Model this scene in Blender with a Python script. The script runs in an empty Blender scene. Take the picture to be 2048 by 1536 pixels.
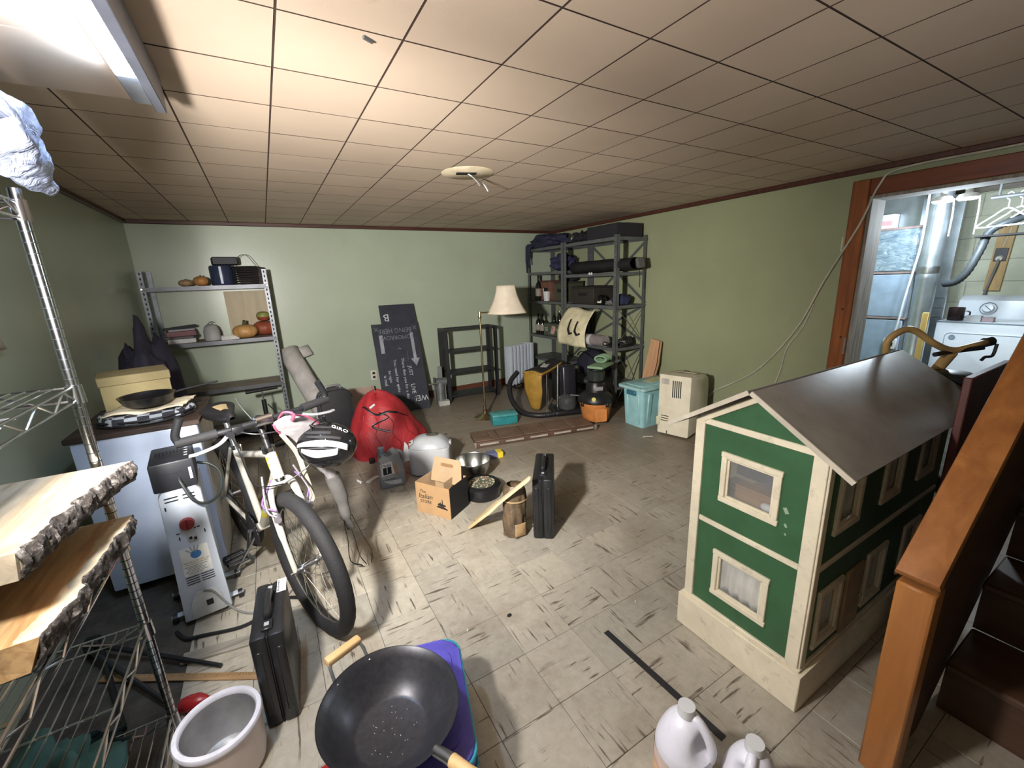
import bpy, bmesh, math, random
from mathutils import Vector as V, Matrix as MX, noise
random.seed(7)
D = bpy.data; SC = bpy.context.scene; COL = SC.collection; R = math.radians; PI = math.pi

# ---------------------------------------------------------------- camera, world, lights, exposure
cam = D.objects.new('camera', D.cameras.new('camera')); COL.objects.link(cam); SC.camera = cam
r_, d_, f_ = V((.8624, -.5048, -.0379)), V((-.1537, -.1897, -.9697)), V((.4823, .8422, -.2412))
cam.matrix_world = MX(((r_.x, -d_.x, -f_.x, 0), (r_.y, -d_.y, -f_.y, 0), (r_.z, -d_.z, -f_.z, 1.41), (0, 0, 0, 1)))
cam.data.sensor_width = 36; cam.data.lens = 14.645; cam.data.clip_start = .02
SC.view_settings.view_transform = 'Standard'; SC.view_settings.look = 'None'
SC.view_settings.exposure = 1.0; SC.view_settings.gamma = 1; SC.view_settings.use_curve_mapping = False
W = D.worlds.new('world'); SC.world = W; W.use_nodes = True
W.node_tree.nodes['Background'].inputs[0].default_value = (.55, .65, .8, 1)
W.node_tree.nodes['Background'].inputs[1].default_value = .02

def lamp(name, kind, loc, power, color, size=.1, rot=None, sy=None):
    l = D.lights.new(name, kind); l.energy = power; l.color = color
    if kind == 'AREA':
        l.shape = 'RECTANGLE' if sy else 'SQUARE'; l.size = size
        if sy: l.size_y = sy
    else: l.shadow_soft_size = size
    o = D.objects.new(name, l); COL.objects.link(o); o.location = loc
    if rot: o.rotation_euler = rot
    return o
WARM_W, TUBE_E, LAUN_W = 48, 110, 17
lamp('warm_ceiling_bulb', 'POINT', (-.435, .72, 1.50), WARM_W, (1, .95, .90), .06)
sp0 = lamp('added_far_fill_spot', 'SPOT', (-.435, .72, 1.50), 285, (1, .95, .89), .07)  # added fill spot with no real source, evens the light on the far room
sp0.data.spot_size = R(104); sp0.data.spot_blend = 1.0
sp0.rotation_euler = V((2.6, 4.1, -1.0)).to_track_quat('-Z', 'Y').to_euler()
lamp('laundry_bulb_light', 'POINT', (4.52, 1.27, 1.76), LAUN_W, (.78, .9, 1), .05)
lamp('laundry_bulb_light', 'POINT', (4.52, 1.13, 1.77), LAUN_W, (.78, .9, 1), .05)

# ---------------------------------------------------------------- helpers
def lin(c):
    g = sum(c[:3])/3; c = [x*.86+g*.14 for x in c[:3]]                          # slightly muted paints and plastics
    return tuple(((x/255)/12.92 if x/255 <= .04045 else ((x/255+.055)/1.055)**2.4) for x in c[:3]) + (1,)
MATS = {}
class NT:
    def __init__(s, name):
        s.m = D.materials.new(name); s.m.use_nodes = True; s.t = s.m.node_tree; s.t.nodes.clear()
        s.out = s.n('ShaderNodeOutputMaterial'); s.b = s.n('ShaderNodeBsdfPrincipled')
        s.l(s.b.outputs[0], s.out.inputs[0])
    def n(s, k, **kw):
        x = s.t.nodes.new(k)
        for a, v in kw.items(): setattr(x, a, v)
        return x
    def l(s, a, b): s.t.links.new(a, b)
    def coord(s, which='Object', scale=(1, 1, 1), rot=(0, 0, 0)):
        mp = s.n('ShaderNodeMapping'); mp.inputs['Scale'].default_value = scale; mp.inputs['Rotation'].default_value = rot
        if which == 'World': s.l(s.n('ShaderNodeNewGeometry').outputs['Position'], mp.inputs[0])
        else: s.l(s.n('ShaderNodeTexCoord').outputs[which], mp.inputs[0])
        return mp.outputs[0]
    def noise(s, vec, scale, detail=4, rough=.55, dist=0):
        x = s.n('ShaderNodeTexNoise'); x.inputs['Scale'].default_value = scale; x.inputs['Detail'].default_value = detail
        x.inputs['Roughness'].default_value = rough; x.inputs['Distortion'].default_value = dist
        s.l(vec, x.inputs['Vector']); return x.outputs[0]
    def ramp(s, fac, stops):
        x = s.n('ShaderNodeValToRGB'); e = x.color_ramp.elements
        while len(e) < len(stops): e.new(.5)
        for i, (p, c) in enumerate(stops): e[i].position = p; e[i].color = c if len(c) == 4 else lin(c)
        s.l(fac, x.inputs[0]); return x.outputs[0]
    def mix(s, fac, a, b, mode='MIX'):
        x = s.n('ShaderNodeMix', data_type='RGBA', blend_type=mode)
        if hasattr(fac, 'links'): s.l(fac, x.inputs[0])
        else: x.inputs[0].default_value = fac
        for i, v in ((6, a), (7, b)):
            if hasattr(v, 'links'): s.l(v, x.inputs[i])
            else: x.inputs[i].default_value = v if len(v) == 4 else lin(v)
        return x.outputs[2]
    def bump(s, h, strength, dist=.01):
        x = s.n('ShaderNodeBump'); x.inputs['Strength'].default_value = strength; x.inputs['Distance'].default_value = dist
        s.l(h, x.inputs['Height']); s.l(x.outputs[0], s.b.inputs['Normal'])
    def set(s, rough=.6, metal=0, **kw):
        s.b.inputs['Roughness'].default_value = rough; s.b.inputs['Metallic'].default_value = metal
        for k, v in kw.items(): s.b.inputs[k].default_value = v
        return s.m
W4, K4 = (1, 1, 1, 1), (0, 0, 0, 1)

def mat(name, c, rough=.55, metal=0, var=.12, scale=9, bump=0, bscale=60, dirt=0, **kw):
    if name in MATS: return MATS[name]
    t = NT(name); co = t.coord(); n = t.noise(co, scale)
    dark = [x*(1-var) for x in c]; lite = [min(255, x*(1+var*.6)) for x in c]
    col = t.ramp(n, [(.3, dark), (.7, lite)])
    if dirt:
        dn = t.ramp(t.noise(co, 22, 6, .7), [(.55, K4), (.75, (dirt, dirt, dirt, 1))])
        col = t.mix(dn, col, (60, 50, 38))
    t.l(col, t.b.inputs['Base Color'])
    if bump: t.bump(t.noise(co, bscale, 3), bump)
    MATS[name] = t.set(rough, metal, **kw); return MATS[name]

def wood(name, c1, c2, axis=0, scale=6, rough=.5, knots=True):
    if name in MATS: return MATS[name]
    t = NT(name); sc = [scale*4]*3; sc[axis] = scale*.35
    co = t.coord('Object', sc); n = t.noise(co, 1.6, 6, .6, .6); n2 = t.noise(t.coord(), 4, 3)
    col = t.ramp(n, [(.28, c2), (.5, [(a+b)/2 for a, b in zip(c1, c2)]), (.72, c1)])
    col = t.mix(t.ramp(n2, [(.4, K4), (.8, (.35, .35, .35, 1))]), col, c2)
    t.l(col, t.b.inputs['Base Color']); t.bump(n, .15, .004)
    MATS[name] = t.set(rough); return MATS[name]

def glow(name, c, e):
    if name in MATS: return MATS[name]
    t = NT(name); t.b.inputs['Base Color'].default_value = lin(c); t.b.inputs['Emission Color'].default_value = lin(c)
    t.b.inputs['Emission Strength'].default_value = e; MATS[name] = t.set(.4); return MATS[name]

def spline(pts, k=6, closed=False):
    P = [V(p) for p in pts]; n = len(P); out = []
    rng = n if closed else n-1
    for i in range(rng):
        p0 = P[(i-1) % n] if closed or i > 0 else P[0]*2-P[1]
        p1, p2 = P[i], P[(i+1) % n]
        p3 = P[(i+2) % n] if closed or i+2 < n else P[-1]*2-P[-2]
        for j in range(k):
            t = j/k
            out.append(.5*((2*p1)+(p2-p0)*t+(2*p0-5*p1+4*p2-p3)*t*t+(3*p1-p0-3*p2+p3)*t**3))
    if not closed: out.append(P[-1].copy())
    return out

class MB:
    def __init__(s): s.bm = bmesh.new()
    def box(s, c, size, rot=None, bev=0, seg=1, m=None):
        mt = MX.Translation(c)
        if rot: mt = mt @ (MX.Rotation(rot[2], 4, 'Z') @ MX.Rotation(rot[1], 4, 'Y') @ MX.Rotation(rot[0], 4, 'X'))
        mt = mt @ MX.Diagonal((*size, 1))
        if m: mt = m @ mt
        g = bmesh.ops.create_cube(s.bm, size=1, matrix=mt)
        if bev:
            ed = list({e for v in g['verts'] for e in v.link_edges})
            bmesh.ops.bevel(s.bm, geom=ed, offset=bev, segments=seg, affect='EDGES', profile=.5)
        return s
    def b2(s, a, b, bev=0, seg=1):
        return s.box([(x+y)/2 for x, y in zip(a, b)], [abs(y-x) for x, y in zip(a, b)], None, bev, seg)
    def cyl(s, a, b, r, r2=None, n=12, caps=True):
        a, b = V(a), V(b); d = b-a; q = V((0, 0, 1)).rotation_difference(d.normalized()) if d.length else V((0, 0, 1)).rotation_difference(V((0, 0, 1)))
        mt = MX.Translation((a+b)/2) @ q.to_matrix().to_4x4()
        bmesh.ops.create_cone(s.bm, cap_ends=caps, segments=n, radius1=r, radius2=r if r2 is None else r2, depth=d.length, matrix=mt)
        return s
    def tube(s, pts, r, n=8, closed=False, cap=True, flat=1):
        P = [V(p) for p in pts]; N = len(P); rings = []
        up = None
        for i in range(N):
            if closed: t = P[(i+1) % N]-P[(i-1) % N]
            else: t = P[min(i+1, N-1)]-P[max(i-1, 0)]
            t.normalize()
            if up is None:
                up = V((0, 0, 1)) if abs(t.z) < .9 else V((1, 0, 0))
            x = t.cross(up)
            if x.length < 1e-6: x = t.cross(V((.3, .9, .2)))
            x.normalize(); y = x.cross(t); up = y
            rr = r[i] if isinstance(r, (list, tuple)) else r
            rings.append([s.bm.verts.new(P[i]+x*math.cos(2*PI*j/n)*rr+y*math.sin(2*PI*j/n)*rr*flat) for j in range(n)])
        for i in range(N if closed else N-1):
            A, B = rings[i], rings[(i+1) % N]
            for j in range(n): s.bm.faces.new((A[j], A[(j+1) % n], B[(j+1) % n], B[j]))
        if cap and not closed:
            s.bm.faces.new(rings[0][::-1]); s.bm.faces.new(rings[-1])
        return s
    def lathe(s, prof, n=24, m=None, sx=1, sy=1, cap=True, warp=None):
        m = m or MX(); rings = []
        for (r, z) in prof:
            if r < 1e-6: rings.append([s.bm.verts.new(m @ V((0, 0, z)))])
            else:
                ring = []
                for j in range(n):
                    a = 2*PI*j/n; k = warp(a, z) if warp else 1
                    ring.append(s.bm.verts.new(m @ V((r*k*math.cos(a)*sx, r*k*math.sin(a)*sy, z))))
                rings.append(ring)
        for A, B in zip(rings, rings[1:]):
            for j in range(n):
                if len(A) == 1 and len(B) == 1: continue
                if len(A) == 1: s.bm.faces.new((A[0], B[(j+1) % n], B[j]))
                elif len(B) == 1: s.bm.faces.new((A[j], A[(j+1) % n], B[0]))
                else: s.bm.faces.new((A[j], A[(j+1) % n], B[(j+1) % n], B[j]))
        if cap:
            if len(rings[0]) > 1: s.bm.faces.new(rings[0][::-1])
            if len(rings[-1]) > 1: s.bm.faces.new(rings[-1])
        return s
    def ball(s, c, rad, sub=3, amp=0, freq=4, flat=None, seed=0, m=None):
        mt = MX.Translation(c) @ MX.Diagonal((*rad, 1))
        g = bmesh.ops.create_icosphere(s.bm, subdivisions=sub, radius=1)
        for v in g['verts']:
            p = v.co.copy(); k = 1+amp*noise.noise(p*freq*.5+V((seed, seed*.7, 3))) + amp*.5*noise.noise(p*freq*1.3+V((seed*2, 1, seed)))
            q = mt @ (p*k)
            if flat is not None and q.z < flat: q.z = flat
            v.co = m @ q if m else q
        return s
    def prism(s, poly, h, m=None, bev=0):
        m = m or MX()
        A = [s.bm.verts.new(m @ V((x, y, 0))) for x, y in poly]; B = [s.bm.verts.new(m @ V((x, y, h))) for x, y in poly]
        n = len(poly); fs = [s.bm.faces.new(A[::-1]), s.bm.faces.new(B)]
        for i in range(n): s.bm.faces.new((A[i], A[(i+1) % n], B[(i+1) % n], B[i]))
        if bev:
            ed = list({e for f in fs for e in f.edges})
            bmesh.ops.bevel(s.bm, geom=ed, offset=bev, segments=2, affect='EDGES', profile=.5)
        return s
    def grid(s, f, nu, nv, cu=False):
        g = [[s.bm.verts.new(f(i/nu, j/nv)) for j in range(nv+1)] for i in range(nu if cu else nu+1)]
        for i in range(nu):
            for j in range(nv):
                i2 = (i+1) % nu if cu else i+1
                s.bm.faces.new((g[i][j], g[i2][j], g[i2][j+1], g[i][j+1]))
        return s
    def xf(s, m): bmesh.ops.transform(s.bm, matrix=m, verts=s.bm.verts); return s
    def build(s, name, m, parent=None, loc=None, smooth=40, solid=0, sub=0):
        bmesh.ops.recalc_face_normals(s.bm, faces=s.bm.faces)
        me = D.meshes.new(name); s.bm.to_mesh(me); s.bm.free(); me.materials.append(m)
        if smooth:
            me.polygons.foreach_set('use_smooth', [True]*len(me.polygons)); me.set_sharp_from_angle(angle=R(smooth))
        o = D.objects.new(name, me); COL.objects.link(o)
        if parent: o.parent = parent
        if loc: o.location = loc
        if solid:
            md = o.modifiers.new('solid', 'SOLIDIFY'); md.thickness = solid; md.offset = 0
        if sub:
            md = o.modifiers.new('sub', 'SUBSURF'); md.levels = sub; md.render_levels = sub
        return o

def tag(o, label, cat, group=None, kind=None):
    if label: o['label'] = label
    if cat: o['category'] = cat
    if group: o['group'] = group
    if kind: o['kind'] = kind
    return o
def thing(name, label, cat, loc=(0, 0, 0), rz=0, group=None, rot=None):
    o = D.objects.new(name, None); o.empty_display_size = .05; COL.objects.link(o); o.location = loc
    o.rotation_euler = rot if rot else (0, 0, R(rz)); return tag(o, label, cat, group)
def struct(o): o['kind'] = 'structure'; return o
def dup(root, loc, rz=0, label=None, group=None):
    r = root.copy(); COL.objects.link(r); r.location = loc; r.rotation_euler = (0, 0, R(rz))
    if label: r['label'] = label
    if group: r['group'] = group
    for ch in list(root.children):
        c = ch.copy(); COL.objects.link(c); c.parent = r
        for g in ch.children:
            e = g.copy(); COL.objects.link(e); e.parent = c
    return r
def shared(name, me, parent, loc, rot=(0, 0, 0), scale=None):
    o = D.objects.new(name, me); COL.objects.link(o); o.parent = parent; o.location = loc; o.rotation_euler = rot
    if scale: o.scale = scale
    return o
def text(s, size, m, material, parent, name='lettering', ext=.0006, sx=1, shear=0):
    c = D.curves.new(name, 'FONT'); c.body = s; c.size = size; c.extrude = ext; c.align_x = 'CENTER'; c.align_y = 'CENTER'; c.shear = shear
    c.resolution_u = 2
    o = D.objects.new(name, c); COL.objects.link(o)
    dg = bpy.context.evaluated_depsgraph_get(); me = D.meshes.new_from_object(o.evaluated_get(dg)); D.objects.remove(o); D.curves.remove(c)
    me.transform(m @ MX.Diagonal((sx, 1, 1, 1))); me.materials.clear(); me.materials.append(material); me.name = name
    o = D.objects.new(name, me); COL.objects.link(o); o.parent = parent; return o
def frame(o, x, y, z=None):
    """matrix with origin o, x axis along x, y axis near y"""
    x = V(x).normalized(); z = x.cross(V(y)).normalized(); y = z.cross(x)
    return MX(((x.x, y.x, z.x, o[0]), (x.y, y.y, z.y, o[1]), (x.z, y.z, z.z, o[2]), (0, 0, 0, 1)))
def roundrect(w, h, r, n=4):
    p = []
    for cx, cy, a0 in ((w/2-r, h/2-r, 0), (-w/2+r, h/2-r, 90), (-w/2+r, -h/2+r, 180), (w/2-r, -h/2+r, 270)):
        for i in range(n+1):
            a = R(a0+90*i/n); p.append((cx+r*math.cos(a), cy+r*math.sin(a)))
    return p

# ---------------------------------------------------------------- common materials
black = mat('black_plastic', (26, 27, 30), .42); blackm = mat('black_matte', (20, 20, 23), .75)
rubber = mat('rubber', (25, 25, 27), .8, bump=.2, bscale=120); chrome = mat('chrome', (200, 203, 208), .16, 1, .05)
steel = mat('brushed_steel', (170, 172, 175), .35, 1); darkmetal = mat('grey_shelf_metal', (96, 100, 102), .5, .2)
white = mat('white_plastic', (206, 208, 210), .38, var=.04); offwhite = mat('offwhite_plastic', (214, 208, 190), .45, var=.05)
cream = mat('cream_paint', (238, 226, 196), .5, var=.05, dirt=.35); chalk = mat('chalk', (190, 195, 200), .9)
# ---------------------------------------------------------------- room shell
XL, XR, YB, YN, ZC = -.95, 3.6, 5.0, -3.0, 2.05
def paint(name, c):
    t = NT(name); w = t.coord('World'); n = t.noise(w, 1.3, 5); n2 = t.noise(w, 55, 3)
    a = [x*.93 for x in c]; col = t.ramp(n, [(.3, a), (.7, c)])
    st = t.ramp(t.noise(w, 5, 6, .7), [(.62, K4), (.8, (.25, .25, .25, 1))]); col = t.mix(st, col, [x*.7 for x in c])
    t.l(col, t.b.inputs['Base Color']); t.bump(n2, .12, .003); return t.set(.33)
wallp = paint('green_wall_paint', (178, 192, 168)); wallr = paint('warm_cast_wall_paint', (160, 167, 128))  # wallr: same green paint with the warm light's olive cast put into it
struct(MB().b2((XL-.1, YB, 0), (XR+.2, YB+.1, 2.2)).build('wall_back', wallp))
struct(MB().b2((XL-.1, YN, 0), (XL, YB, 2.2)).build('wall_left', wallp))
struct(MB().b2((XL-.1, YN-.1, 0), (XR+.2, YN, 2.2)).build('wall_front', wallp))
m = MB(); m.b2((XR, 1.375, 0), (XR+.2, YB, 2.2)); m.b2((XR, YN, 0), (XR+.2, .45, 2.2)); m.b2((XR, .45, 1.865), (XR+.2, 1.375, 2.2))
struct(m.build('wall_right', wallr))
# floor: worn subfloor and nine inch tiles
t = NT('bare_concrete'); w = t.coord('World'); col = t.ramp(t.noise(w, 9, 8, .7), [(.3, (52, 48, 44)), (.7, (92, 86, 78))])
t.l(col, t.b.inputs['Base Color']); t.bump(t.noise(w, 60, 5), .4, .01); concrete = t.set(.9)
floor = struct(MB().b2((XL-.1, YN, -.08), (6.3, YB, -.0045)).build('floor', concrete, smooth=0))
t = NT('marbled_floor_tile'); oi = t.n('ShaderNodeObjectInfo'); tc = t.n('ShaderNodeTexCoord')
ad = t.n('ShaderNodeVectorMath', operation='MULTIPLY_ADD'); t.l(oi.outputs['Random'], ad.inputs[0]); ad.inputs[1].default_value = (37, 91, 13); t.l(tc.outputs['Object'], ad.inputs[2])
mp = t.n('ShaderNodeMapping'); mp.inputs['Scale'].default_value = (5.5, 62, 1); t.l(ad.outputs[0], mp.inputs[0])
st = t.noise(mp.outputs[0], 1.25, 3, .5, .25); cl = t.noise(ad.outputs[0], 7, 2)
streak = t.mix(t.ramp(cl, [(.36, K4), (.54, W4)]), K4, t.ramp(st, [(.60, K4), (.665, W4)]), 'MIX')
w = t.coord('World'); big = t.noise(w, .9, 5, .6); base = t.ramp(big, [(.3, (172, 165, 150)), (.7, (196, 190, 175))])
hv = t.ramp(oi.outputs['Random'], [(0, (.86, .86, .86, 1)), (1, (1.08, 1.06, 1.03, 1))]); base = t.mix(1, base, hv, 'MULTIPLY')
fine = t.ramp(t.noise(w, 30, 6, .7), [(.35, (.84, .83, .81, 1)), (.65, W4)]); base = t.mix(1, base, fine, 'MULTIPLY')
col = t.mix(streak, base, (92, 82, 70))
sx = t.n('ShaderNodeSeparateXYZ'); t.l(w, sx.inputs[0]); mr = t.n('ShaderNodeMapRange')
ma = t.n('ShaderNodeMath', operation='MULTIPLY_ADD'); t.l(t.noise(w, 1.7, 4), ma.inputs[0]); ma.inputs[1].default_value = 1.6; t.l(sx.outputs[1], ma.inputs[2])
t.l(ma.outputs[0], mr.inputs[0]); mr.inputs[1].default_value = 2.7; mr.inputs[2].default_value = 4.0
col = t.mix(mr.outputs[0], col, t.mix(.65, col, (112, 100, 84)))                      # older, dirtier tiles towards the back wall
dn = t.ramp(t.noise(w, 2.3, 7, .7), [(.50, K4), (.74, (.6, .6, .6, 1))]); col = t.mix(dn, col, (122, 104, 82))
dx = t.n('ShaderNodeMapRange'); mx0 = t.n('ShaderNodeMath', operation='MULTIPLY_ADD'); t.l(t.noise(w, 2.2, 6, .65), mx0.inputs[0]); mx0.inputs[1].default_value = 2.4; t.l(sx.outputs[0], mx0.inputs[2]); t.l(mx0.outputs[0], dx.inputs[0]); dx.inputs[1].default_value = 2.1; dx.inputs[2].default_value = 4.2; dx.inputs[4].default_value = .75; col = t.mix(dx.outputs[0], col, (120, 104, 84))   # scuffed brown area by the laundry door
t.l(col, t.b.inputs['Base Color']); t.bump(st, .1, .002); tilemat = t.set(.48)
TS = .2286
def tile_mesh(name, s, h, bev, mtl):
    m = MB(); m.box((0, 0, -h/2), (s, s, h)); b = m.bm
    top = [e for e in b.edges if all(v.co.z > -1e-6 for v in e.verts)]
    bmesh.ops.bevel(b, geom=top, offset=bev, segments=1, affect='EDGES')
    me = D.meshes.new(name); b.to_mesh(me); b.free(); me.materials.append(mtl); return me
tm = tile_mesh('tile', TS-.0014, .0045, .0012, tilemat)
cells = []
for i in range(-5, 13):
    for j in range(-19, 17):
        x, y = .663+(i+.5)*TS, 1.368+(j+.5)*TS
        if x+TS/2 > XR+.02 or y+TS/2 > YB+.12 or y-TS/2 < YN-.2: continue
        rel = V((x, y, -1.41)); z = rel.dot(f_)
        vis = z > .2 and abs(rel.dot(r_)/z) < 1.4 and abs(rel.dot(d_)/z) < 1.08
        cells.append((0 if vis else 1, rel.length, x, y, i, j))
cells.sort()
rest = MB()
for k, (hid, dd, x, y, i, j) in enumerate(cells):
    rz = ((i+j) % 2)*PI/2 + (PI if random.random() < .5 else 0)
    if k < 300 and not hid:
        shared('tile', tm, floor, (x, y, random.uniform(-.0005, .0004)), (random.uniform(-.0015, .0015), random.uniform(-.0015, .0015), rz))
    else: rest.box((x, y, -.0025), (TS-.0014, TS-.0014, .004))
o = rest.build('outer_tiles', tilemat, floor, smooth=0); o['kind'] = 'stuff'
# ceiling: twelve inch fibre tiles with dark joints
t = NT('ceiling_tile'); w = t.coord('World'); oi = t.n('ShaderNodeObjectInfo')
c = t.ramp(t.noise(w, 1.1, 4), [(.3, (190, 168, 146)), (.7, (206, 184, 160))])
c = t.mix(1, c, t.ramp(oi.outputs['Random'], [(0, (.94, .94, .94, 1)), (1, (1.03, 1.03, 1.03, 1))]), 'MULTIPLY')
c = t.mix(t.ramp(t.noise(w, 6, 7, .75), [(.66, K4), (.8, (.4, .4, .4, 1))]), c, (150, 122, 98))
t.l(c, t.b.inputs['Base Color']); t.bump(t.noise(w, 220, 3), .12, .002); ctile = t.set(.75)
joint = mat('joint_brown', (62, 42, 32), .9)
ceil = struct(MB().b2((XL-.1, YN, ZC+.0014), (XR+.2, YB+.1, ZC+.12)).build('ceiling', joint, smooth=0))
CS = .3049
cm = tile_mesh('ceiling_tile', CS-.0055, .012, .0004, ctile); cm.materials.append(joint)
for p_ in cm.polygons:
    if abs(p_.normal.z) < .9: p_.material_index = 1                             # raw brown fibre edges
far = MB()
for i in range(-4, 12):
    for j in range(-14, 13):
        x, y = .127+(i+.5)*CS, 1.272+(j+.5)*CS
        x0, x1 = max(x-CS/2, XL), min(x+CS/2, XR); y1 = min(y+CS/2, YB); y0 = max(y-CS/2, YN)
        if x1-x0 < .03 or y1-y0 < .03: continue
        cx, cy = (x0+x1)/2, (y0+y1)/2; rel = V((cx, cy, .64)); z = rel.dot(f_)
        vis = z > .1 and abs(rel.dot(r_)/z) < 1.5 and abs(rel.dot(d_)/z) < 1.15
        if vis: shared('ceiling_tile', cm, ceil, (cx, cy, ZC+random.uniform(-.0004, .0002)), (PI+random.uniform(-.001, .001), random.uniform(-.001, .001), 0), ((x1-x0)/CS, (y1-y0)/CS, 1))
        else: far.box((cx, cy, ZC+.006), (x1-x0-.004, y1-y0-.004, .012))
o = far.build('outer_ceiling_tiles', ctile, ceil, smooth=0); o['kind'] = 'stuff'
# lowered panel at the stair side
low = struct(MB().b2((XL, YN, 1.99), (-.196, 1.788, ZC)).build('lowered_ceiling', joint, smooth=0))
for y0, y1 in ((YN, 1.44), (1.446, 1.79)): MB().b2((XL, y0, 1.98), (-.194, y1, 1.991)).build('ceiling_panel', ctile, low)
# trims
trimw = wood('dark_red_trim', (98, 52, 38), (66, 32, 24), 0, 5, .45)
struct(MB().b2((XL, YB-.022, ZC-.034), (XR, YB, ZC), .004).build('trim_1', trimw))
struct(MB().b2((XR-.022, YN, ZC-.036), (XR, YB-.022, ZC), .004).build('trim_2', trimw))
struct(MB().b2((XL, 1.8, ZC-.034), (XL+.022, YB-.022, ZC), .004).build('trim_3', trimw))
struct(MB().b2((.55, YB-.016, 0), (XR, YB, .085), .004).build('baseboard_back', wood('red_brown_wood', (128, 72, 48), (92, 48, 32), 0, 5)))
# doorway to the laundry
pine = wood('orange_pine', (176, 98, 42), (126, 62, 26), 2, 4, .38); pineh = wood('orange_pine_head', (142, 70, 34), (104, 46, 22), 1, 4, .38)
door = struct(thing('door_1', None, None))
m = MB(); m.b2((XR-.022, 1.375, 0), (XR, 1.475, 1.972), .005); m.build('casing_left', pine, door)
m = MB(); m.b2((XR-.022, .35, 0), (XR, .45, 1.972), .005); m.build('casing_right', pine, door)
MB().b2((XR-.0215, .45, 1.866), (XR, 1.375, 1.971), .005).build('casing_head', pineh, door)
raw = wood('raw_grey_wood', (186, 178, 166), (120, 108, 96), 2, 6, .8)
m = MB(); m.b2((XR, 1.356, 0), (XR+.2, 1.3745, 1.865)); m.b2((XR, .4505, 0), (XR+.2, .469, 1.865)); m.b2((XR, .469, 1.846), (XR+.2, 1.356, 1.864))
m.build('jamb', raw, door)
kn = mat('knot', (60, 30, 16), .5)
m = MB()
for y, z in ((1.425, 1.12), (1.41, .92), (1.44, 1.6)): m.cyl((XR-.0232, y, z), (XR-.021, y, z), .008, n=10)
m.build('knot', kn, door)
MB().b2((XR-.024, 1.3755, .80), (XR-.0215, 1.388, .92)).build('strike_plate', steel, door)
MB().b2((XR-.004, 1.49, 1.52), (XR, 1.50, 1.62)).build('paint_scar', mat('bare_plaster', (205, 200, 180), .8), door)
# outlet on back wall
ot = thing('electrical_outlet', 'almond double electrical outlet on the green back wall beside the chalkboards', 'outlet', (.985, YB, .385))
MB().prism(roundrect(.07, .115, .008), .005, frame((0, 0, 0), (1, 0, 0), (0, 0, 1)), .0015).xf(MX()).build('cover_plate', offwhite, ot)
for dz in (-.024, .024): MB().box((0, -.0055, dz), (.030, .003, .026), None, .001).build('socket', black, ot)
# patch with cut wires where a ceiling lamp was
cp = thing('ceiling_lamp_patch', 'round pale unpainted patch on the ceiling with a hole and loose wires', 'ceiling fixture', (1.18, 2.50, ZC))
MB().lathe([(0, -.0035), (.155, -.0035), (.158, -.001), (.158, 0), (0, 0)], 40).build('pale_disc', mat('pale_patch', (232, 214, 178), .7), cp)
MB().box((-.01, .0, -.0045), (.12, .055, .003), (0, 0, R(-20))).build('junction_hole', mat('hole_dark', (28, 24, 24), .7), cp)
for a, l, c_ in ((.06, .075, (225, 230, 225)), (.03, .045, (60, 60, 60)), (.015, .05, (150, 150, 140))):
    MB().tube(spline([(.0, 0, -.004), (.02, -.01, -.018), (.03+a, -.03, -.02-l*.6), (.035+a*1.2, -.05, -.03-l)], 4), .0035, 6).build('loose_wire', mat('wire%d' % c_[0], c_, .5), cp)
m = MB().box((.345, 1.30, ZC-.004), (.03, .008, .008), (0, 0, .5)); tag(m.build('ceiling_hook', darkmetal), 'tiny bent metal hook under a joint of the ceiling tiles', 'hook')
# LED batten
led = thing('led_batten', 'lit LED batten under the lowered ceiling panel', 'ceiling light', (-.207, 1.36, 1.98))
MB().b2((-.036, -.32, -.018), (.013, .40, 0), .002).build('housing', mat('batten_grey', (120, 124, 130), .5), led)
MB().b2((.0135, -.32, -.036), (.040, .40, .062), .002).build('side_lip', mat('batten_dark', (92, 96, 108), .5), led)
MB().b2((-.030, -.18, -.031), (.011, .18, -.0182), .005, 2).build('diffuser', glow('led_glow', (188, 218, 255), TUBE_E), led)
# cable along the wall
cw = mat('grey_cable', (196, 192, 172), .5)
cb = thing('wall_cable', 'long pale cable draped from the ceiling trim down the green wall', 'cable', (0, 0, 0))
MB().tube(spline([(3.585, 2.42, .25), (3.585, 2.35, .324), (3.585, 2.00, .567), (3.585, 1.724, .945), (3.57, 1.563, 1.325), (3.572, 1.40, 1.685), (3.57, 1.323, 1.92), (3.575, 1.22, 2.00), (3.57, .74, 2.005), (3.57, .0, 2.01)], 6), .0065, 7).build('main_run', cw, cb)
MB().tube(spline([(3.59, 1.62, 1.15), (3.59, 1.68, .96), (3.59, 1.77, .80), (3.59, 1.80, .62), (3.59, 1.84, .45)], 6), .005, 6).build('second_run', cw, cb)
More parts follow.
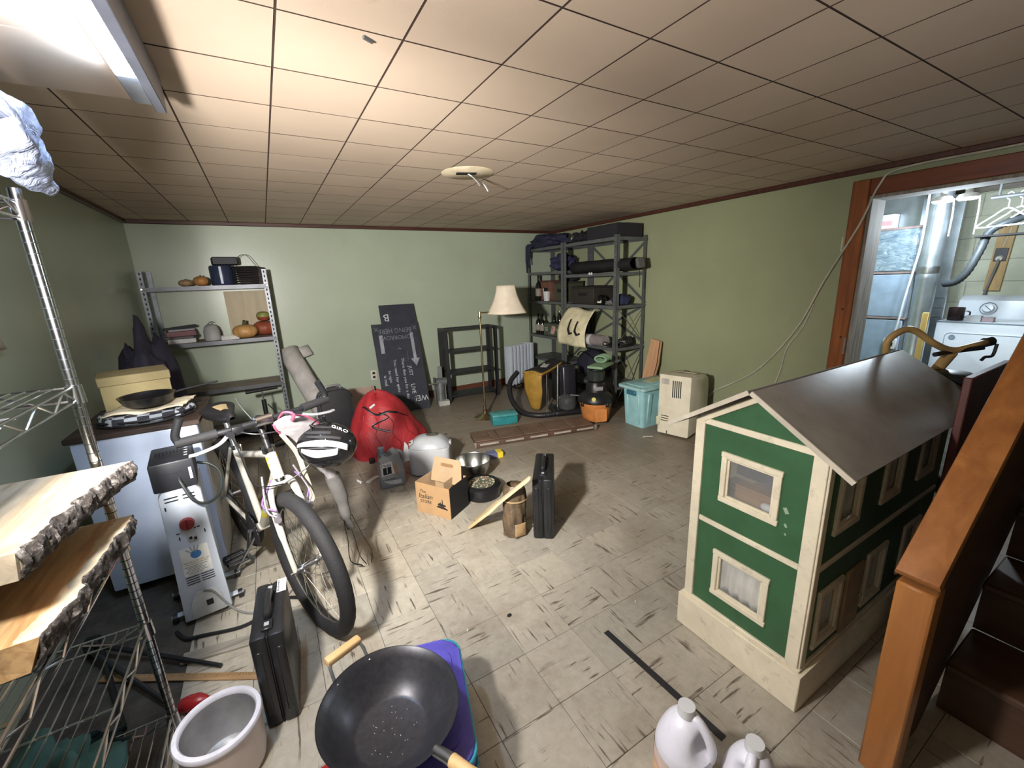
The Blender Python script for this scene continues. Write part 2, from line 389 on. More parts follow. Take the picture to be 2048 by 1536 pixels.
# ---------------------------------------------------------------- chrome wire rack at the left wall
RX0, RX1, RY0, RY1 = -.915, -.46, .28, 1.478
rack = thing('wire_rack', 'tall chrome wire shelving rack with grooved posts against the left wall', 'shelving rack', (0, 0, 0))
for x in (RX0, RX1):
    for y in (RY0, RY1):
        m = MB(); m.cyl((x, y, .02), (x, y, 1.66), .0125, n=14)
        p = m.build('post', chrome, rack)
        m = MB()
        for k in range(62): m.cyl((x, y, .06+k*.0255), (x, y, .0622+k*.0255), .0128, n=14)
        m.build('grooves', mat('groove_dark', (60, 62, 66), .4, .8), p)['kind'] = 'stuff'
        MB().lathe([(0, 0), (.016, 0), (.018, .006), (.012, .02), (.009, .024)], 14, MX.Translation((x, y, .0))).build('foot', black, p)
def wire_shelf(z, wires=True):
    m = MB()
    for (a, b) in (((RX0, RY0), (RX0, RY1)), ((RX1, RY0), (RX1, RY1)), ((RX0, RY0), (RX1, RY0)), ((RX0, RY1), (RX1, RY1))):
        a3, b3 = V((*a, z)), V((*b, z)); L = (b3-a3).length; n = max(4, int(L/.07)); dn = V((0, 0, -.036))
        m.cyl(a3, b3, .0034, n=8); m.cyl(a3+dn, b3+dn, .0034, n=8)
        pts = [a3.lerp(b3, i/n)+(dn if i % 2 else V()) for i in range(n+1)]
        for p, q in zip(pts, pts[1:]): m.cyl(p, q, .0026, n=6)
    for x in (RX0, RX1):
        for y in (RY0, RY1): m.cyl((x, y, z-.042), (x, y, z+.006), .0185, .0165, n=14)
    s = m.build('shelf_frame', chrome, rack)
    m = MB(); k = RX0+.03
    while k < RX1-.01: m.cyl((k, RY0, z+.002), (k, RY1, z+.002), .0019, n=5); k += .026
    for y in (RY0+.3, RY0+.6, RY0+.9): m.cyl((RX0, y, z-.003), (RX1, y, z-.003), .003, n=6)
    m.build('shelf_wires', chrome, s)
for z in (1.63, 1.185, .742, .45, .10): wire_shelf(z)

# two live edge slabs stacked on the rack
def slab_mat(name, c1, c2):
    t = NT(name); co = t.coord('Object', (26, 2.2, 26)); n = t.noise(co, 1.5, 5, .6, .8)
    col = t.ramp(n, [(.3, c2), (.55, c1), (.75, [min(255, x*1.06) for x in c1])])
    gr = t.ramp(t.noise(t.coord('Object', (1, 1, 1)), 7, 5), [(.5, K4), (.75, (.5, .5, .5, 1))]); col = t.mix(gr, col, (142, 132, 118))
    t.l(col, t.b.inputs['Base Color']); return t.set(.65)
bark = NT('bark'); co = bark.coord(); bn = bark.noise(co, 64, 8, .72)
bark.l(bark.ramp(bn, [(.36, (34, 28, 26)), (.52, (86, 76, 70)), (.67, (190, 182, 174))]), bark.b.inputs['Base Color']); bark.bump(bn, 1, .02); barkm = bark.set(.85)
def slab(name, label, outline, edge, z0, z1, m1, slope):
    """outline: left side points; edge: live edge points from far to near"""
    root = thing(name, label, 'wood slab', (0, 0, 0), 0, 'live edge slabs stacked on the wire rack')
    E = []
    for (a, b) in zip(edge, edge[1:]):
        for k in range(7): E.append(V(a).lerp(V(b), k/7))
    E.append(V(edge[-1])); E = [p+V((noise.noise(V((p.y*23, z0*9, 1)))*.014+noise.noise(V((p.y*70, z0*5, 7)))*.007, 0)) for p in [V((q[0], q[1])) for q in E]] if False else [V((q[0]+noise.noise(V((q[1]*23, z0*9, 1)))*.014+noise.noise(V((q[1]*70, z0*5, 7)))*.007, q[1])) for q in E]
    N = len(E)-1; rows = 7; m = MB(); lo = []
    for i, p in enumerate(E):
        t = E[min(i+1, N)]-E[max(i-1, 0)]; nrm = V((-t.y, t.x)).normalized(); lo.append(p+(nrm if nrm.x > 0 else -nrm)*(slope-.003))
    A = [m.bm.verts.new((p[0], p[1], z0)) for p in lo+[V(q) for q in outline]]; Bt = [m.bm.verts.new((p[0], p[1], z1)) for p in E+[V(q) for q in outline]]; n_ = len(A)
    m.bm.faces.new(A[::-1]); m.bm.faces.new(Bt); [m.bm.faces.new((A[i], A[(i+1) % n_], Bt[(i+1) % n_], Bt[i])) for i in range(n_)]
    m.build('board', m1, root, smooth=0); m = MB()
    def f(u, v):
        i = min(int(u*N), N-1); p = E[i].lerp(E[i+1], u*N-i); t = E[i+1]-E[i]; nrm = V((-t.y, t.x)).normalized()
        if nrm.x < 0: nrm = -nrm
        s = .0005+slope*v + math.sin(v*PI)*(.004+.009*max(0, noise.noise(V((p.y*45, v*4, z0*30)))+.4)); s += .007*noise.noise(V((p.y*130, v*9, z0)))*math.sin(v*PI)
        return V((p.x+nrm.x*s, p.y+nrm.y*s, z1+.0006-(z1-z0+.0012)*v))
    m.grid(f, N*2, rows); m.build('bark_edge', barkm, root, solid=.004)
    sw_ = MB(); sw_.grid(lambda u, v: V((lambda p: (p.x-.002-(.030+.008*math.sin(u*9))*v, p.y, z1+.0006))(E[min(int(u*N+.5), N)])), N, 2); sw_.build('sapwood', mat('sapwood', (184, 168, 138), .6, var=.2), root)
    return root
slab('live_edge_slab', 'pale live edge wood slab, topmost of the stack on the wire rack', [(-.60, 1.015), (-.90, 1.01), (-.90, 1.455), (-.60, 1.45)], [(-.385, 1.445), (-.398, 1.38), (-.425, 1.27), (-.435, 1.20), (-.445, 1.12), (-.447, 1.06), (-.456, 1.018)], .915, .97, slab_mat('pale_slab', (186, 172, 146), (160, 138, 106)), -.006)
slab('live_edge_slab', 'brown live edge wood slab lying under the pale slab on the rack', [(-.60, .975), (-.90, .975), (-.90, 1.455), (-.60, 1.45)], [(-.405, 1.445), (-.415, 1.38), (-.42, 1.28), (-.432, 1.18), (-.425, 1.08), (-.44, 1.02), (-.448, .982)], .7465, .815, slab_mat('brown_slab', (206, 164, 108), (160, 110, 62)), -.026)
for k, y in enumerate((1.06, 1.36)):
    tag(MB().box((-.70, y, .865), (.30, .03, .10), None, .002).build('wood_spacer', pine), ('wooden spacer between the two live edge slabs, the nearer one', 'wooden spacer between the two live edge slabs, the farther one')[k], 'wood spacer', 'spacers between the slabs')

# stuff on the rack
def clearbag(name, c, alpha):
    t = NT(name); n = t.noise(t.coord(), 16, 4, .6, 1.2)
    t.l(t.ramp(n, [(.35, [x*.86 for x in c]), (.7, c)]), t.b.inputs['Base Color']); t.b.inputs['Alpha'].default_value = alpha; t.bump(n, .8, .02)
    return t.set(.16, 0, **{'Specular IOR Level': .8})
plas = clearbag('crumpled_plastic', (128, 138, 164), .85)
m = MB()
def pb(u, v):
    a = 2*PI*v; L = V((-.385, 1.14, 1.735)).lerp(V((-.425, 1.575, 1.672)), u)
    r = (.10*(1-u)**.7+.012)*(.6+.4*math.sin(min(1, u*4)*PI/2)); k = 1+.35*noise.noise(V((u*7, math.cos(a)*1.7, math.sin(a)*1.7)))
    z = L.z+math.sin(a)*r*.62*k; return V((L.x+math.cos(a)*r*k*.7, L.y, max(z, 1.645)))
m.grid(pb, 30, 22); tag(m.build('plastic_bag', plas, smooth=70), 'crumpled clear plastic bag hanging over the front of the top rack shelf', 'plastic bag')
cbm = mat('dark_carton', (48, 42, 40), .8)
for (x0, y0, x1, y1, h, lb) in ((-.9, .32, -.476, .86, .38, 'dark carton at the near end of the top rack shelf'), (-.90, .88, -.476, 1.46, .38, 'dark carton at the far end of the top rack shelf')):
    root = thing('carton', lb, 'carton', ((x0+x1)/2, (y0+y1)/2, 1.6345), 0, 'cartons on the top rack shelf')
    MB().box((0, 0, h/2), (x1-x0, y1-y0, h), None, .003).build('box_body', cbm, root); MB().box((0, 0, h+.001), (.05, y1-y0, .002)).build('packing_tape', mat('tape', (120, 100, 70), .4), root)
# shrink wrapped bottles on the rack
wp = thing('bottle_pack', 'shrink-wrapped pack of water bottles on the upper shelf of the wire rack', 'bottle pack', (-.625, 1.02, 1.19))
t = NT('shrink_wrap'); n = t.noise(t.coord('Object', (4, 4, 30)), 2.4, 4, .6, 1.4); t.l(t.ramp(n, [(.35, (150, 176, 214)), (.7, (225, 232, 245))]), t.b.inputs['Base Color']); t.bump(n, .9, .02); wrap = t.set(.15, 0, **{'Alpha': .88})
m = MB(); m.box((0, 0, .20), (.26, .40, .40), None, .03, 3)
bmesh.ops.subdivide_edges(m.bm, edges=m.bm.edges[:], cuts=3, use_grid_fill=True)
for v in m.bm.verts: v.co.x += .012*math.sin(v.co.z*95)+.008*noise.noise(v.co*14); v.co.y += .012*math.sin(v.co.z*95+1)
m.build('shrink_wrap', wrap, wp)
for z in (.12, .30): MB().box((0, 0, z), (.295, .435, .014), None, .004).build('red_band', mat('red_print', (178, 40, 48), .4), wp)
bm_ = mat('clear_bottle', (190, 210, 230), .1, 0, .05, **{'Transmission Weight': .5})
for i in range(2):
    for j in range(3): MB().lathe([(0, 0), (.028, 0), (.03, .01), (.03, .30), (.012, .35), (.012, .37), (0, .37)], 12, MX.Translation((-.055+i*.11, -.11+j*.11, .004))).build('bottle', bm_, wp)
# cloth on bottom shelves
def lump(name, label, cat, c, rad, mt, amp=.5, freq=4, seed=1, flat=None, sub=4, grp=None):
    m = MB(); m.ball(c, rad, sub, amp, freq, flat, seed); return tag(m.build(name, mt, smooth=80), label, cat, grp)
lump('teal_cloth', 'crumpled teal cloth on the bottom shelf of the wire rack', 'cloth', (-.64, 1.20, .20), (.10, .18, .12), mat('teal_cloth', (74, 128, 132), .9), .7, 5, 3, .109)
lump('black_cloth', 'black bundled cloth on the bottom shelf of the wire rack', 'cloth', (-.80, .80, .19), (.09, .22, .10), blackm, .5, 4, 5, .109)
lump('red_cloth', 'crumpled red cloth at the near end of the bottom rack shelf', 'cloth', (-.52, .98, .15), (.045, .06, .05), mat('red_cloth', (168, 34, 52), .85), .7, 5, 8, .109)
lump('blue_cloth', 'dark teal cloth piece lying behind the lighter teal cloth', 'cloth', (-.70, 1.44, .14), (.12, .03, .04), mat('deepteal', (40, 72, 84), .9), .6, 5, 9, .109)
# things on the wall and floor near the rack
tp = thing('hanging_cap', 'pale cap with a dark red stripe hanging on the left wall behind the rack', 'cap', (-.935, 2.30, 1.32))
MB().grid(lambda u, v: V((.012+.05*math.sin(u*PI)*math.sin((.2+v*.8)*PI), -.10+u*.20+.06*v*v, .10-.20*v)), 14, 10).build('crown', mat('canvas_cap', (205, 196, 184), .85), tp, solid=.006)
MB().grid(lambda u, v: V((.021+.05*math.sin(u*PI)*math.sin(.42*PI), -.095+u*.19+.004, .062-.028*v)), 14, 2).build('stripe', mat('dark_red', (120, 42, 40), .8), tp, solid=.004)
MB().box((.006, 0, .11), (.014, .014, .014)).build('peg', blackm, tp)
tri = thing('folded_tripod', 'black folded tripod lying on bare concrete beside the wire rack', 'tripod', (0, 0, 0))
for a, b in (((-.80, 2.06, .05), (-.36, 1.715, .011)), ((-.80, 2.10, .05), (-.62, 1.60, .011)), ((-.82, 2.05, .05), (-.50, 1.62, .011))): MB().cyl(a, b, .010, .008, 8).build('leg', black, tri)
MB().box((-.81, 2.07, .04), (.05, .05, .075), None, .008).build('head', black, tri)
ym = wood('yardstick_wood', (186, 150, 104), (140, 104, 62), 0, 9)
ys = thing('yardstick', 'worn wooden yardstick on the floor behind the white cooker', 'yardstick', (-.47, 1.735, .0035), -31)
MB().box((0, 0, 0), (.66, .030, .006), None, .001).build('stick', ym, ys)
m = MB()
for k in range(60): m.box((-.32+k*.0108, .010 if k % 4 else .007, .0033), (.0012, .008 if k % 4 else .014, .0005))
m.build('scale_marks', mat('mark', (66, 40, 30), .7), ys)
gp = tag(MB().box((-.35, 1.815, .006), (.30, .055, .011), (0, 0, R(-9)), .002).build('grey_plank', wood('grey_plank', (170, 164, 150), (120, 112, 98), 0, 6)), 'short grey weathered plank on the floor behind the yardstick', 'plank')
rp = thing('red_funnel', 'small red plastic bulb on the floor next to the rack foot', 'bulb', (-.42, 1.57, .026), 0, None, (0, R(82), R(-20)))
redp = mat('red_plastic', (172, 30, 34), .3)
MB().lathe([(0, -.05), (.022, -.046), (.027, -.02), (.026, .01), (.016, .03), (.009, .04)], 18).build('bulb', redp, rp); MB().cyl((0, 0, .04), (0, 0, .058), .007, n=10).build('spout', redp, rp)
# slow cooker body
ck = thing('slow_cooker', 'beige slow cooker base without its pot beside the black tool case', 'slow cooker', (-.308, 1.285, 0), -20)
MB().lathe([(0, .006), (.085, .006), (.098, .012), (.104, .05), (.105, .166), (.1055, .168)], 40, cap=False).build('outer_shell', mat('rosy_beige', (206, 190, 182), .4, .15, .03), ck)
MB().lathe([(.104, .166), (.112, .168), (.1135, .176), (.110, .183), (.099, .185), (.095, .180), (.0945, .170)], 40, cap=False).build('rim', mat('lavender_white', (214, 214, 226), .35), ck)
MB().lathe([(.095, .176), (.092, .10), (.086, .052), (.075, .038), (.0, .034)], 40, cap=False).build('liner', mat('grey_liner', (168, 168, 170), .35, .6), ck)
MB().lathe([(0, 0), (.09, 0), (.09, .01), (0, .01)], 32).build('base', black, ck)
for k in range(7):
    a = R(-88+k*6); r = .1058
    MB().box((math.cos(a)*r, math.sin(a)*r, .085), (.0006, .009, .018 if k != 3 else .022), (0, 0, a)).build('label_print', mat('print_grey', (150, 140, 136), .6), ck)
# black tool case standing on its edge
def tool_case(name, label, loc, rz, w, l, h, extra):
    c = thing(name, label, 'tool case', loc, rz, 'black plastic tool cases')
    cm_ = mat('case_black', (27, 28, 31), .38, var=.2, bump=.08, bscale=200)
    for s in (-1, 1): MB().box((s*w*.255, 0, h/2), (w*.49, l, h), None, .012, 2).build('shell_half', cm_, c)
    MB().box((0, 0, h/2), (w*.06, l*.985, h*.985), None, .004).build('seam', blackm, c)
    MB().tube(spline([(0, -l*.2, h-.004), (0, -l*.19, h+.022), (0, 0, h+.026), (0, l*.19, h+.022), (0, l*.2, h-.004)], 5), .011, 8).build('handle', black, c)
    for y in (-l*.33, l*.33):
        lt = MB().box((0, y, h+.001), (w*.34, .045, .016), None, .003).build('latch', black, c); MB().box((0, y, h+.0095), (.014, .016, .002)).build('latch_button', mat('latch_grey', (150, 152, 156), .4), lt)
    for x in (-w*.3, w*.3): MB().box((x, 0, h*.5), (w*.2, l+.006, h*.72), None, .003).build('rib', cm_, c)
    if extra:
        lb = MB().box((w*.36, l*.36, h+.0008), (.030, .075, .0012)).build('shipping_label', white, c)
        m = MB()
        for k in range(8): m.box((w*.36-.010, l*.36-.030+k*.008, h+.0017), (.004 if k % 3 else .007, .004, .0006))
        m.build('label_print', blackm, lb)
    return c
tool_case('tool_case', 'black plastic tool case with white label standing on edge beside the slow cooker', (-.148, 1.485, 0), -4, .098, .285, .352, True)
# oil filled heater
hw = mat('heater_white', (188, 198, 212), .35, var=.03)  # blue cast of the cool light put into the white
ht = thing('oil_heater', 'white oil-filled radiator heater with red dial standing by the white fridge', 'heater', (-.422, 2.045, 0), 7)
MB().prism([(-.086, .022), (.086, .022), (.082, .10), (.070, .61), (.055, .632), (-.055, .632), (-.070, .61), (-.082, .10)], .055, frame((0, .055, 0), (1, 0, 0), (0, 0, 1)), .008).build('control_housing', hw, ht)
for k in range(5):
    MB().box((0, .080+k*.042, .33), (.128, .014, .56), None, .006, 2).build('fin', hw, ht)
MB().b2((-.02, .055, .60), (.02, .27, .62), .004).build('top_spine', hw, ht); MB().b2((-.02, .055, .075), (.02, .27, .10), .004).build('bottom_spine', hw, ht)
MB().prism([(-.075, .03), (.075, .03), (.07, .61), (-.07, .61)], .03, frame((0, .30, 0), (1, 0, 0), (0, 0, 1)), .006).build('rear_panel', hw, ht)
dl = MB().cyl((.0, .001, .475), (.0, -.016, .475), .027, .024, 28).build('dial', mat('dial_red', (136, 36, 36), .35), ht)
MB().box((0, -.017, .475), (.005, .003, .042)).build('dial_pointer', mat('dial_dark', (90, 20, 22), .4), dl)
MB().prism(roundrect(.034, .028, .005), .004, frame((.008, 0, .405), (1, 0, 0), (0, 0, 1)), .001).build('switch', mat('switch_grey', (176, 178, 182), .4), ht)
m = MB(); m.box((.001, -.0042, .408), (.010, .002, .012)); m.box((.016, -.0042, .402), (.010, .002, .012)); m.build('rocker', black, ht)
m = MB()
for dx, z, w in ((-.03, .615, .045), (.028, .615, .04), (-.03, .600, .045), (.028, .600, .04)): m.box((dx, -.0006, z-.012), (w, .0016, .005))
for k in range(4):
    for dx in (-.025, .027): m.box((dx, -.0006, .195+k*.011), (.046, .0016, .003))
for dx, z, w, h in ((-.055, .56, .005, .016), (-.035, .415, .004, .016), (.052, .422, .004, .016), (.034, .448, .010, .005), (.022, .447, .006, .005), (-.036, .44, .012, .003)): m.box((dx, -.0006, z), (w, .0016, h))
m.build('vent_slots', blackm, ht)
lb = MB().box((0, -.0009, .300), (.098, .0015, .128)).build('warning_label', mat('label_cream', (226, 228, 224), .5), ht)
m = MB(); m.lathe([(0, 0), (.019, 0), (.0, .0006)], 20, frame((.004, -.0018, .328), (1, 0, 0), (0, 0, 1))); m.build('printed_palm', mat('palm_blue', (60, 130, 196), .5), lb)
m = MB()
for k, a in enumerate((-42, -16, 6, 27)): m.box((.004+math.sin(R(a))*.028-.004, -.0019, .330+math.cos(R(a))*.026), (.005, .0008, .026), (0, R(a), 0))
m.build('printed_fingers', mat('finger_grey', (156, 164, 172), .5), lb)
text('Important: For safe use', .0095, frame((0, -.0018, .298), (1, 0, 0), (0, 0, 1)), mat('label_gold', (164, 144, 70), .6), lb)
text('keep the air outlet clear', .0080, frame((0, -.0018, .288), (1, 0, 0), (0, 0, 1)), MATS['label_gold'], lb)
m = MB()
for k in range(6): m.box((-.004-(k % 2)*.006, -.0018, .277-k*.0068), (.078-(k*7 % 4)*.008, .0006, .0026))
m.build('small_print', mat('print_dark', (128, 132, 138), .6), lb)
MB().prism([(-.058, .028), (.062, .028), (.058, .105), (.035, .150), (-.030, .150), (-.052, .105)], .006, frame((0, -.001, 0), (1, 0, 0), (0, 0, 1)), .002).build('cord_cover', mat('cover_grey', (186, 190, 192), .4), ht)
m = MB(); m.box((.012, -.008, .086), (.024, .003, .028), None, .001); m.build('cord_clip', black, ht)
for y in (.07, .25):
    ft = MB().box((0, y, .030), (.27, .03, .012), None, .005).build('foot_bar', hw, ht)
    for x in (-.122, .122): MB().cyl((x-.009, y, .020), (x+.009, y, .020), .020, n=18).build('caster_wheel', black, ft)
MB().tube(spline([(.0, -.006, .15), (.03, -.02, .14), (.06, -.03, .08), (.10, -.05, .02), (.16, -.10, .006), (.26, -.10, .006), (.34, -.02, .006), (.36, .06, .006)], 6), .0045, 7).build('power_cord', mat('cord_grey', (120, 122, 122), .6), ht)
tag(MB().tube(spline([(-.54, 2.02, .008), (-.50, 1.955, .008), (-.44, 1.935, .008), (-.30, 1.90, .008), (-.21, 1.93, .008), (-.13, 1.985, .008), (-.05, 1.94, .008)], 6), .0075, 8).build('extension_cord', black), 'thick black cord on the floor in front of the white oil heater', 'cord')
# black electronics box on the heater
ub = thing('battery_backup', 'black battery backup box with a cord resting on top of the white heater', 'battery backup', (-.440, 2.155, .633), 7)
MB().box((0, 0, .062), (.145, .235, .122), None, .008, 2).build('case', mat('ups_black', (38, 40, 46), .45), ub)
m = MB()
for k in range(9): m.box((-.035+k*.008, -.1177, .075), (.004, .001, .003)); m.box((-.05+k*.012, .01, .1235), (.006, .05, .001))
m.build('vents', blackm, ub)
for k in range(4): MB().box((.05, -.06+k*.035, .1235), (.012, .010, .0012)).build('sticker', mat('sticker_grey', (180, 184, 190), .4), ub)
MB().box((.056, -.1178, .06), (.010, .0012, .05)).build('port_strip', mat('sticker_grey', (180, 184, 190), .4), ub)
MB().tube(spline([(.015, -.117, .05), (.02, -.135, .03), (.05, -.16, -.05), (.10, -.15, -.075), (.14, -.06, -.07), (.15, .02, -.02), (.12, .05, .02), (.075, .06, .04)], 6), .006, 8).build('power_cord', mat('cord_dark', (40, 48, 46), .5), ub)
# small fridge with dark top
fr = thing('compact_fridge', 'white compact fridge with a dark worn top standing at the left wall', 'fridge', (-.597, 2.42, 0))
fm = mat('fridge_white', (196, 212, 240), .35, var=.03)  # white door colour carries the cool light's blue tint
MB().b2((-.225, .055, .02), (.225, .50, .80), .006).build('cabinet', mat('fridge_side', (205, 208, 206), .45, var=.05), fr)
dd = MB().b2((-.225, .0, .05), (.225, .046, .795), .008, 2).build('door', fm, fr)
MB().b2((-.218, .046, .055), (.218, .055, .79)).build('gasket', mat('gasket', (110, 112, 116), .7), fr)
MB().b2((-.24, -.012, .797), (.24, .52, .822), .004).build('top', wood('dark_top', (78, 58, 46), (40, 30, 26), 0, 4, .5), fr)
m = MB(); [m.cyl((x, y, 0), (x, y, .02), .018, n=12) for x in (-.19, .19) for y in (.09, .45)]; m.build('foot', black, fr)
# on the fridge
bx = thing('lidded_box', 'tan cardboard storage box with a lid on top of the fridge', 'box', (-.655, 2.865, .8225), 14)
tan = mat('tan_card', (172, 156, 106), .8, var=.06)
MB().box((0, 0, .095), (.27, .23, .19), None, .002).build('box_body', tan, bx); MB().box((0, 0, .178), (.282, .242, .045), None, .003).build('lid', mat('tan_card_lid', (160, 144, 98), .8, var=.06), bx)
pl = NT('plaid'); co = pl.coord('Object', (1, 1, 1)); wv = pl.n('ShaderNodeTexChecker'); wv.inputs['Scale'].default_value = 22; pl.l(co, wv.inputs[0]); wv.inputs[1].default_value = lin((44, 46, 56)); wv.inputs[2].default_value = lin((158, 166, 176))
pl.l(wv.outputs[0], pl.b.inputs['Base Color']); plaid = pl.set(.9)
m = MB(); m.lathe([(0, 0), (.17, 0), (.185, .015), (.18, .034), (.165, .045), (0, .05)], 40, MX.Translation((-.58, 2.60, .8225)), 1, .8, True, lambda a, z: 1+.05*math.sin(5*a)+.03*math.sin(9*a+1))
pbag = tag(m.build('plaid_bag', plaid), 'grey and black checked round bag lying flat on the fridge', 'bag')
m = MB()
for k in range(2): m.tube(spline([(-.58+.185*math.cos(a), 2.60+.15*math.sin(a), .829+.016*k) for a in [2*PI*i/10 for i in range(10)]], 5, True), .006, 6, True)
m.build('black_strap', black, pbag)
tt = mat('tea_towel', (226, 212, 180), .9)
m = MB(); m.grid(lambda u, v: V((-.72+u*.30+.03*v, 2.49+v*.22, .878+.010*noise.noise(V((u*6, v*6, 2)))+.006*math.sin(u*9))), 20, 16); tag(m.build('tea_towel', tt, solid=.006), 'folded cream tea towel under the frying pan on the fridge', 'towel')
pn = thing('frying_pan', 'small black frying pan resting on a cream towel on the fridge', 'pan', (-.56, 2.58, .893), 10)
MB().lathe([(0, 0), (.075, 0), (.092, .012), (.108, .045), (.112, .048), (.106, .046), (.088, .015), (.07, .006), (0, .006)], 36, cap=False).build('bowl', mat('iron', (24, 24, 28), .32, .3), pn)
MB().tube(spline([(.105, 0, .042), (.16, .0, .05), (.29, .0, .062)], 5), .008, 8, flat=.6).build('handle', black, pn)
lump('dark_garment', 'dark purple-black garment heaped against the left wall behind the fridge', 'garment', (-.74, 3.55, .60), (.15, .22, .62), mat('dark_purple', (36, 34, 52), .9), .35, 4, 4, 0)

root = thing('carton', 'unseen dark box added on the upper rack shelf to block light', 'carton', (-.68, .56, 1.19), 0, 'unseen boxes added to block light'); MB().box((0, 0, .19), (.42, .46, .38), None, .003).build('box_body', cbm, root); MB().box((0, 0, .381), (.05, .46, .002)).build('packing_tape', mat('tape', (120, 100, 70), .4), root)  # unseen box added to keep lamp light off the left wall
# ---------------------------------------------------------------- bicycles
def wheel(parent, name, ctr, hd, up, r, tyre_r, spokes=28, mt=None):
    """ctr hub centre; hd heading; up wheel-plane up (unit vectors)"""
    ax = V(hd).cross(V(up)).normalized(); F = MX(((hd[0], up[0], ax[0], ctr[0]), (hd[1], up[1], ax[1], ctr[1]), (hd[2], up[2], ax[2], ctr[2]), (0, 0, 0, 1)))
    w = D.objects.new(name, None); COL.objects.link(w); w.parent = parent
    m = MB(); n = 72; R0 = r-tyre_r
    def ty(u, v):
        a, b = 2*PI*u, 2*PI*v; k = 1
        rr = tyre_r*(1+(.06 if math.cos(b) > .2 else 0)*(1 if int(u*n*1) % 2 else -1))
        q = R0+math.cos(b)*rr; return F @ V((q*math.cos(a), q*math.sin(a), math.sin(b)*tyre_r*.92))
    g = [[m.bm.verts.new(ty(i/n, j/14)) for j in range(14)] for i in range(n)]
    for i in range(n):
        for j in range(14): m.bm.faces.new((g[i][j], g[(i+1) % n][j], g[(i+1) % n][(j+1) % 14], g[i][(j+1) % 14]))
    m.build('tyre', rubber, w, smooth=35)
    m = MB(); rr = R0-tyre_r*.72
    prof = [(rr+.012, -.011), (rr+.012, .011), (rr-.004, .010), (rr-.010, 0), (rr-.004, -.010)]
    g = [[m.bm.verts.new(F @ V((p*math.cos(2*PI*i/n), p*math.sin(2*PI*i/n), z))) for p, z in prof] for i in range(n)]
    for i in range(n):
        for j in range(5): m.bm.faces.new((g[i][j], g[(i+1) % n][j], g[(i+1) % n][(j+1) % 5], g[i][(j+1) % 5]))
    m.build('rim', mat('rim_metal', (186, 186, 184), .25, 1, .05), w)
    m = MB()
    for k in range(spokes):
        a = 2*PI*k/spokes; s = 1 if k % 2 else -1; a2 = a+(.55 if (k//2) % 2 else -.55)
        m.cyl(F @ V((.02*math.cos(a2), .02*math.sin(a2), s*.03)), F @ V((rr*math.cos(a), rr*math.sin(a), s*.003)), .0011, n=4, caps=False)
    o = m.build('spokes', mat('spoke_metal', (200, 200, 196), .3, 1), w); o['kind'] = 'stuff'
    m = MB(); m.cyl(F @ V((0, 0, -.055)), F @ V((0, 0, .055)), .011, n=12); [m.cyl(F @ V((0, 0, s*.026)), F @ V((0, 0, s*.034)), .022, n=16) for s in (-1, 1)]
    m.cyl(F @ V((0, 0, -.075)), F @ V((0, 0, .075)), .006, n=8); m.build('hub', steel, w)
    return w
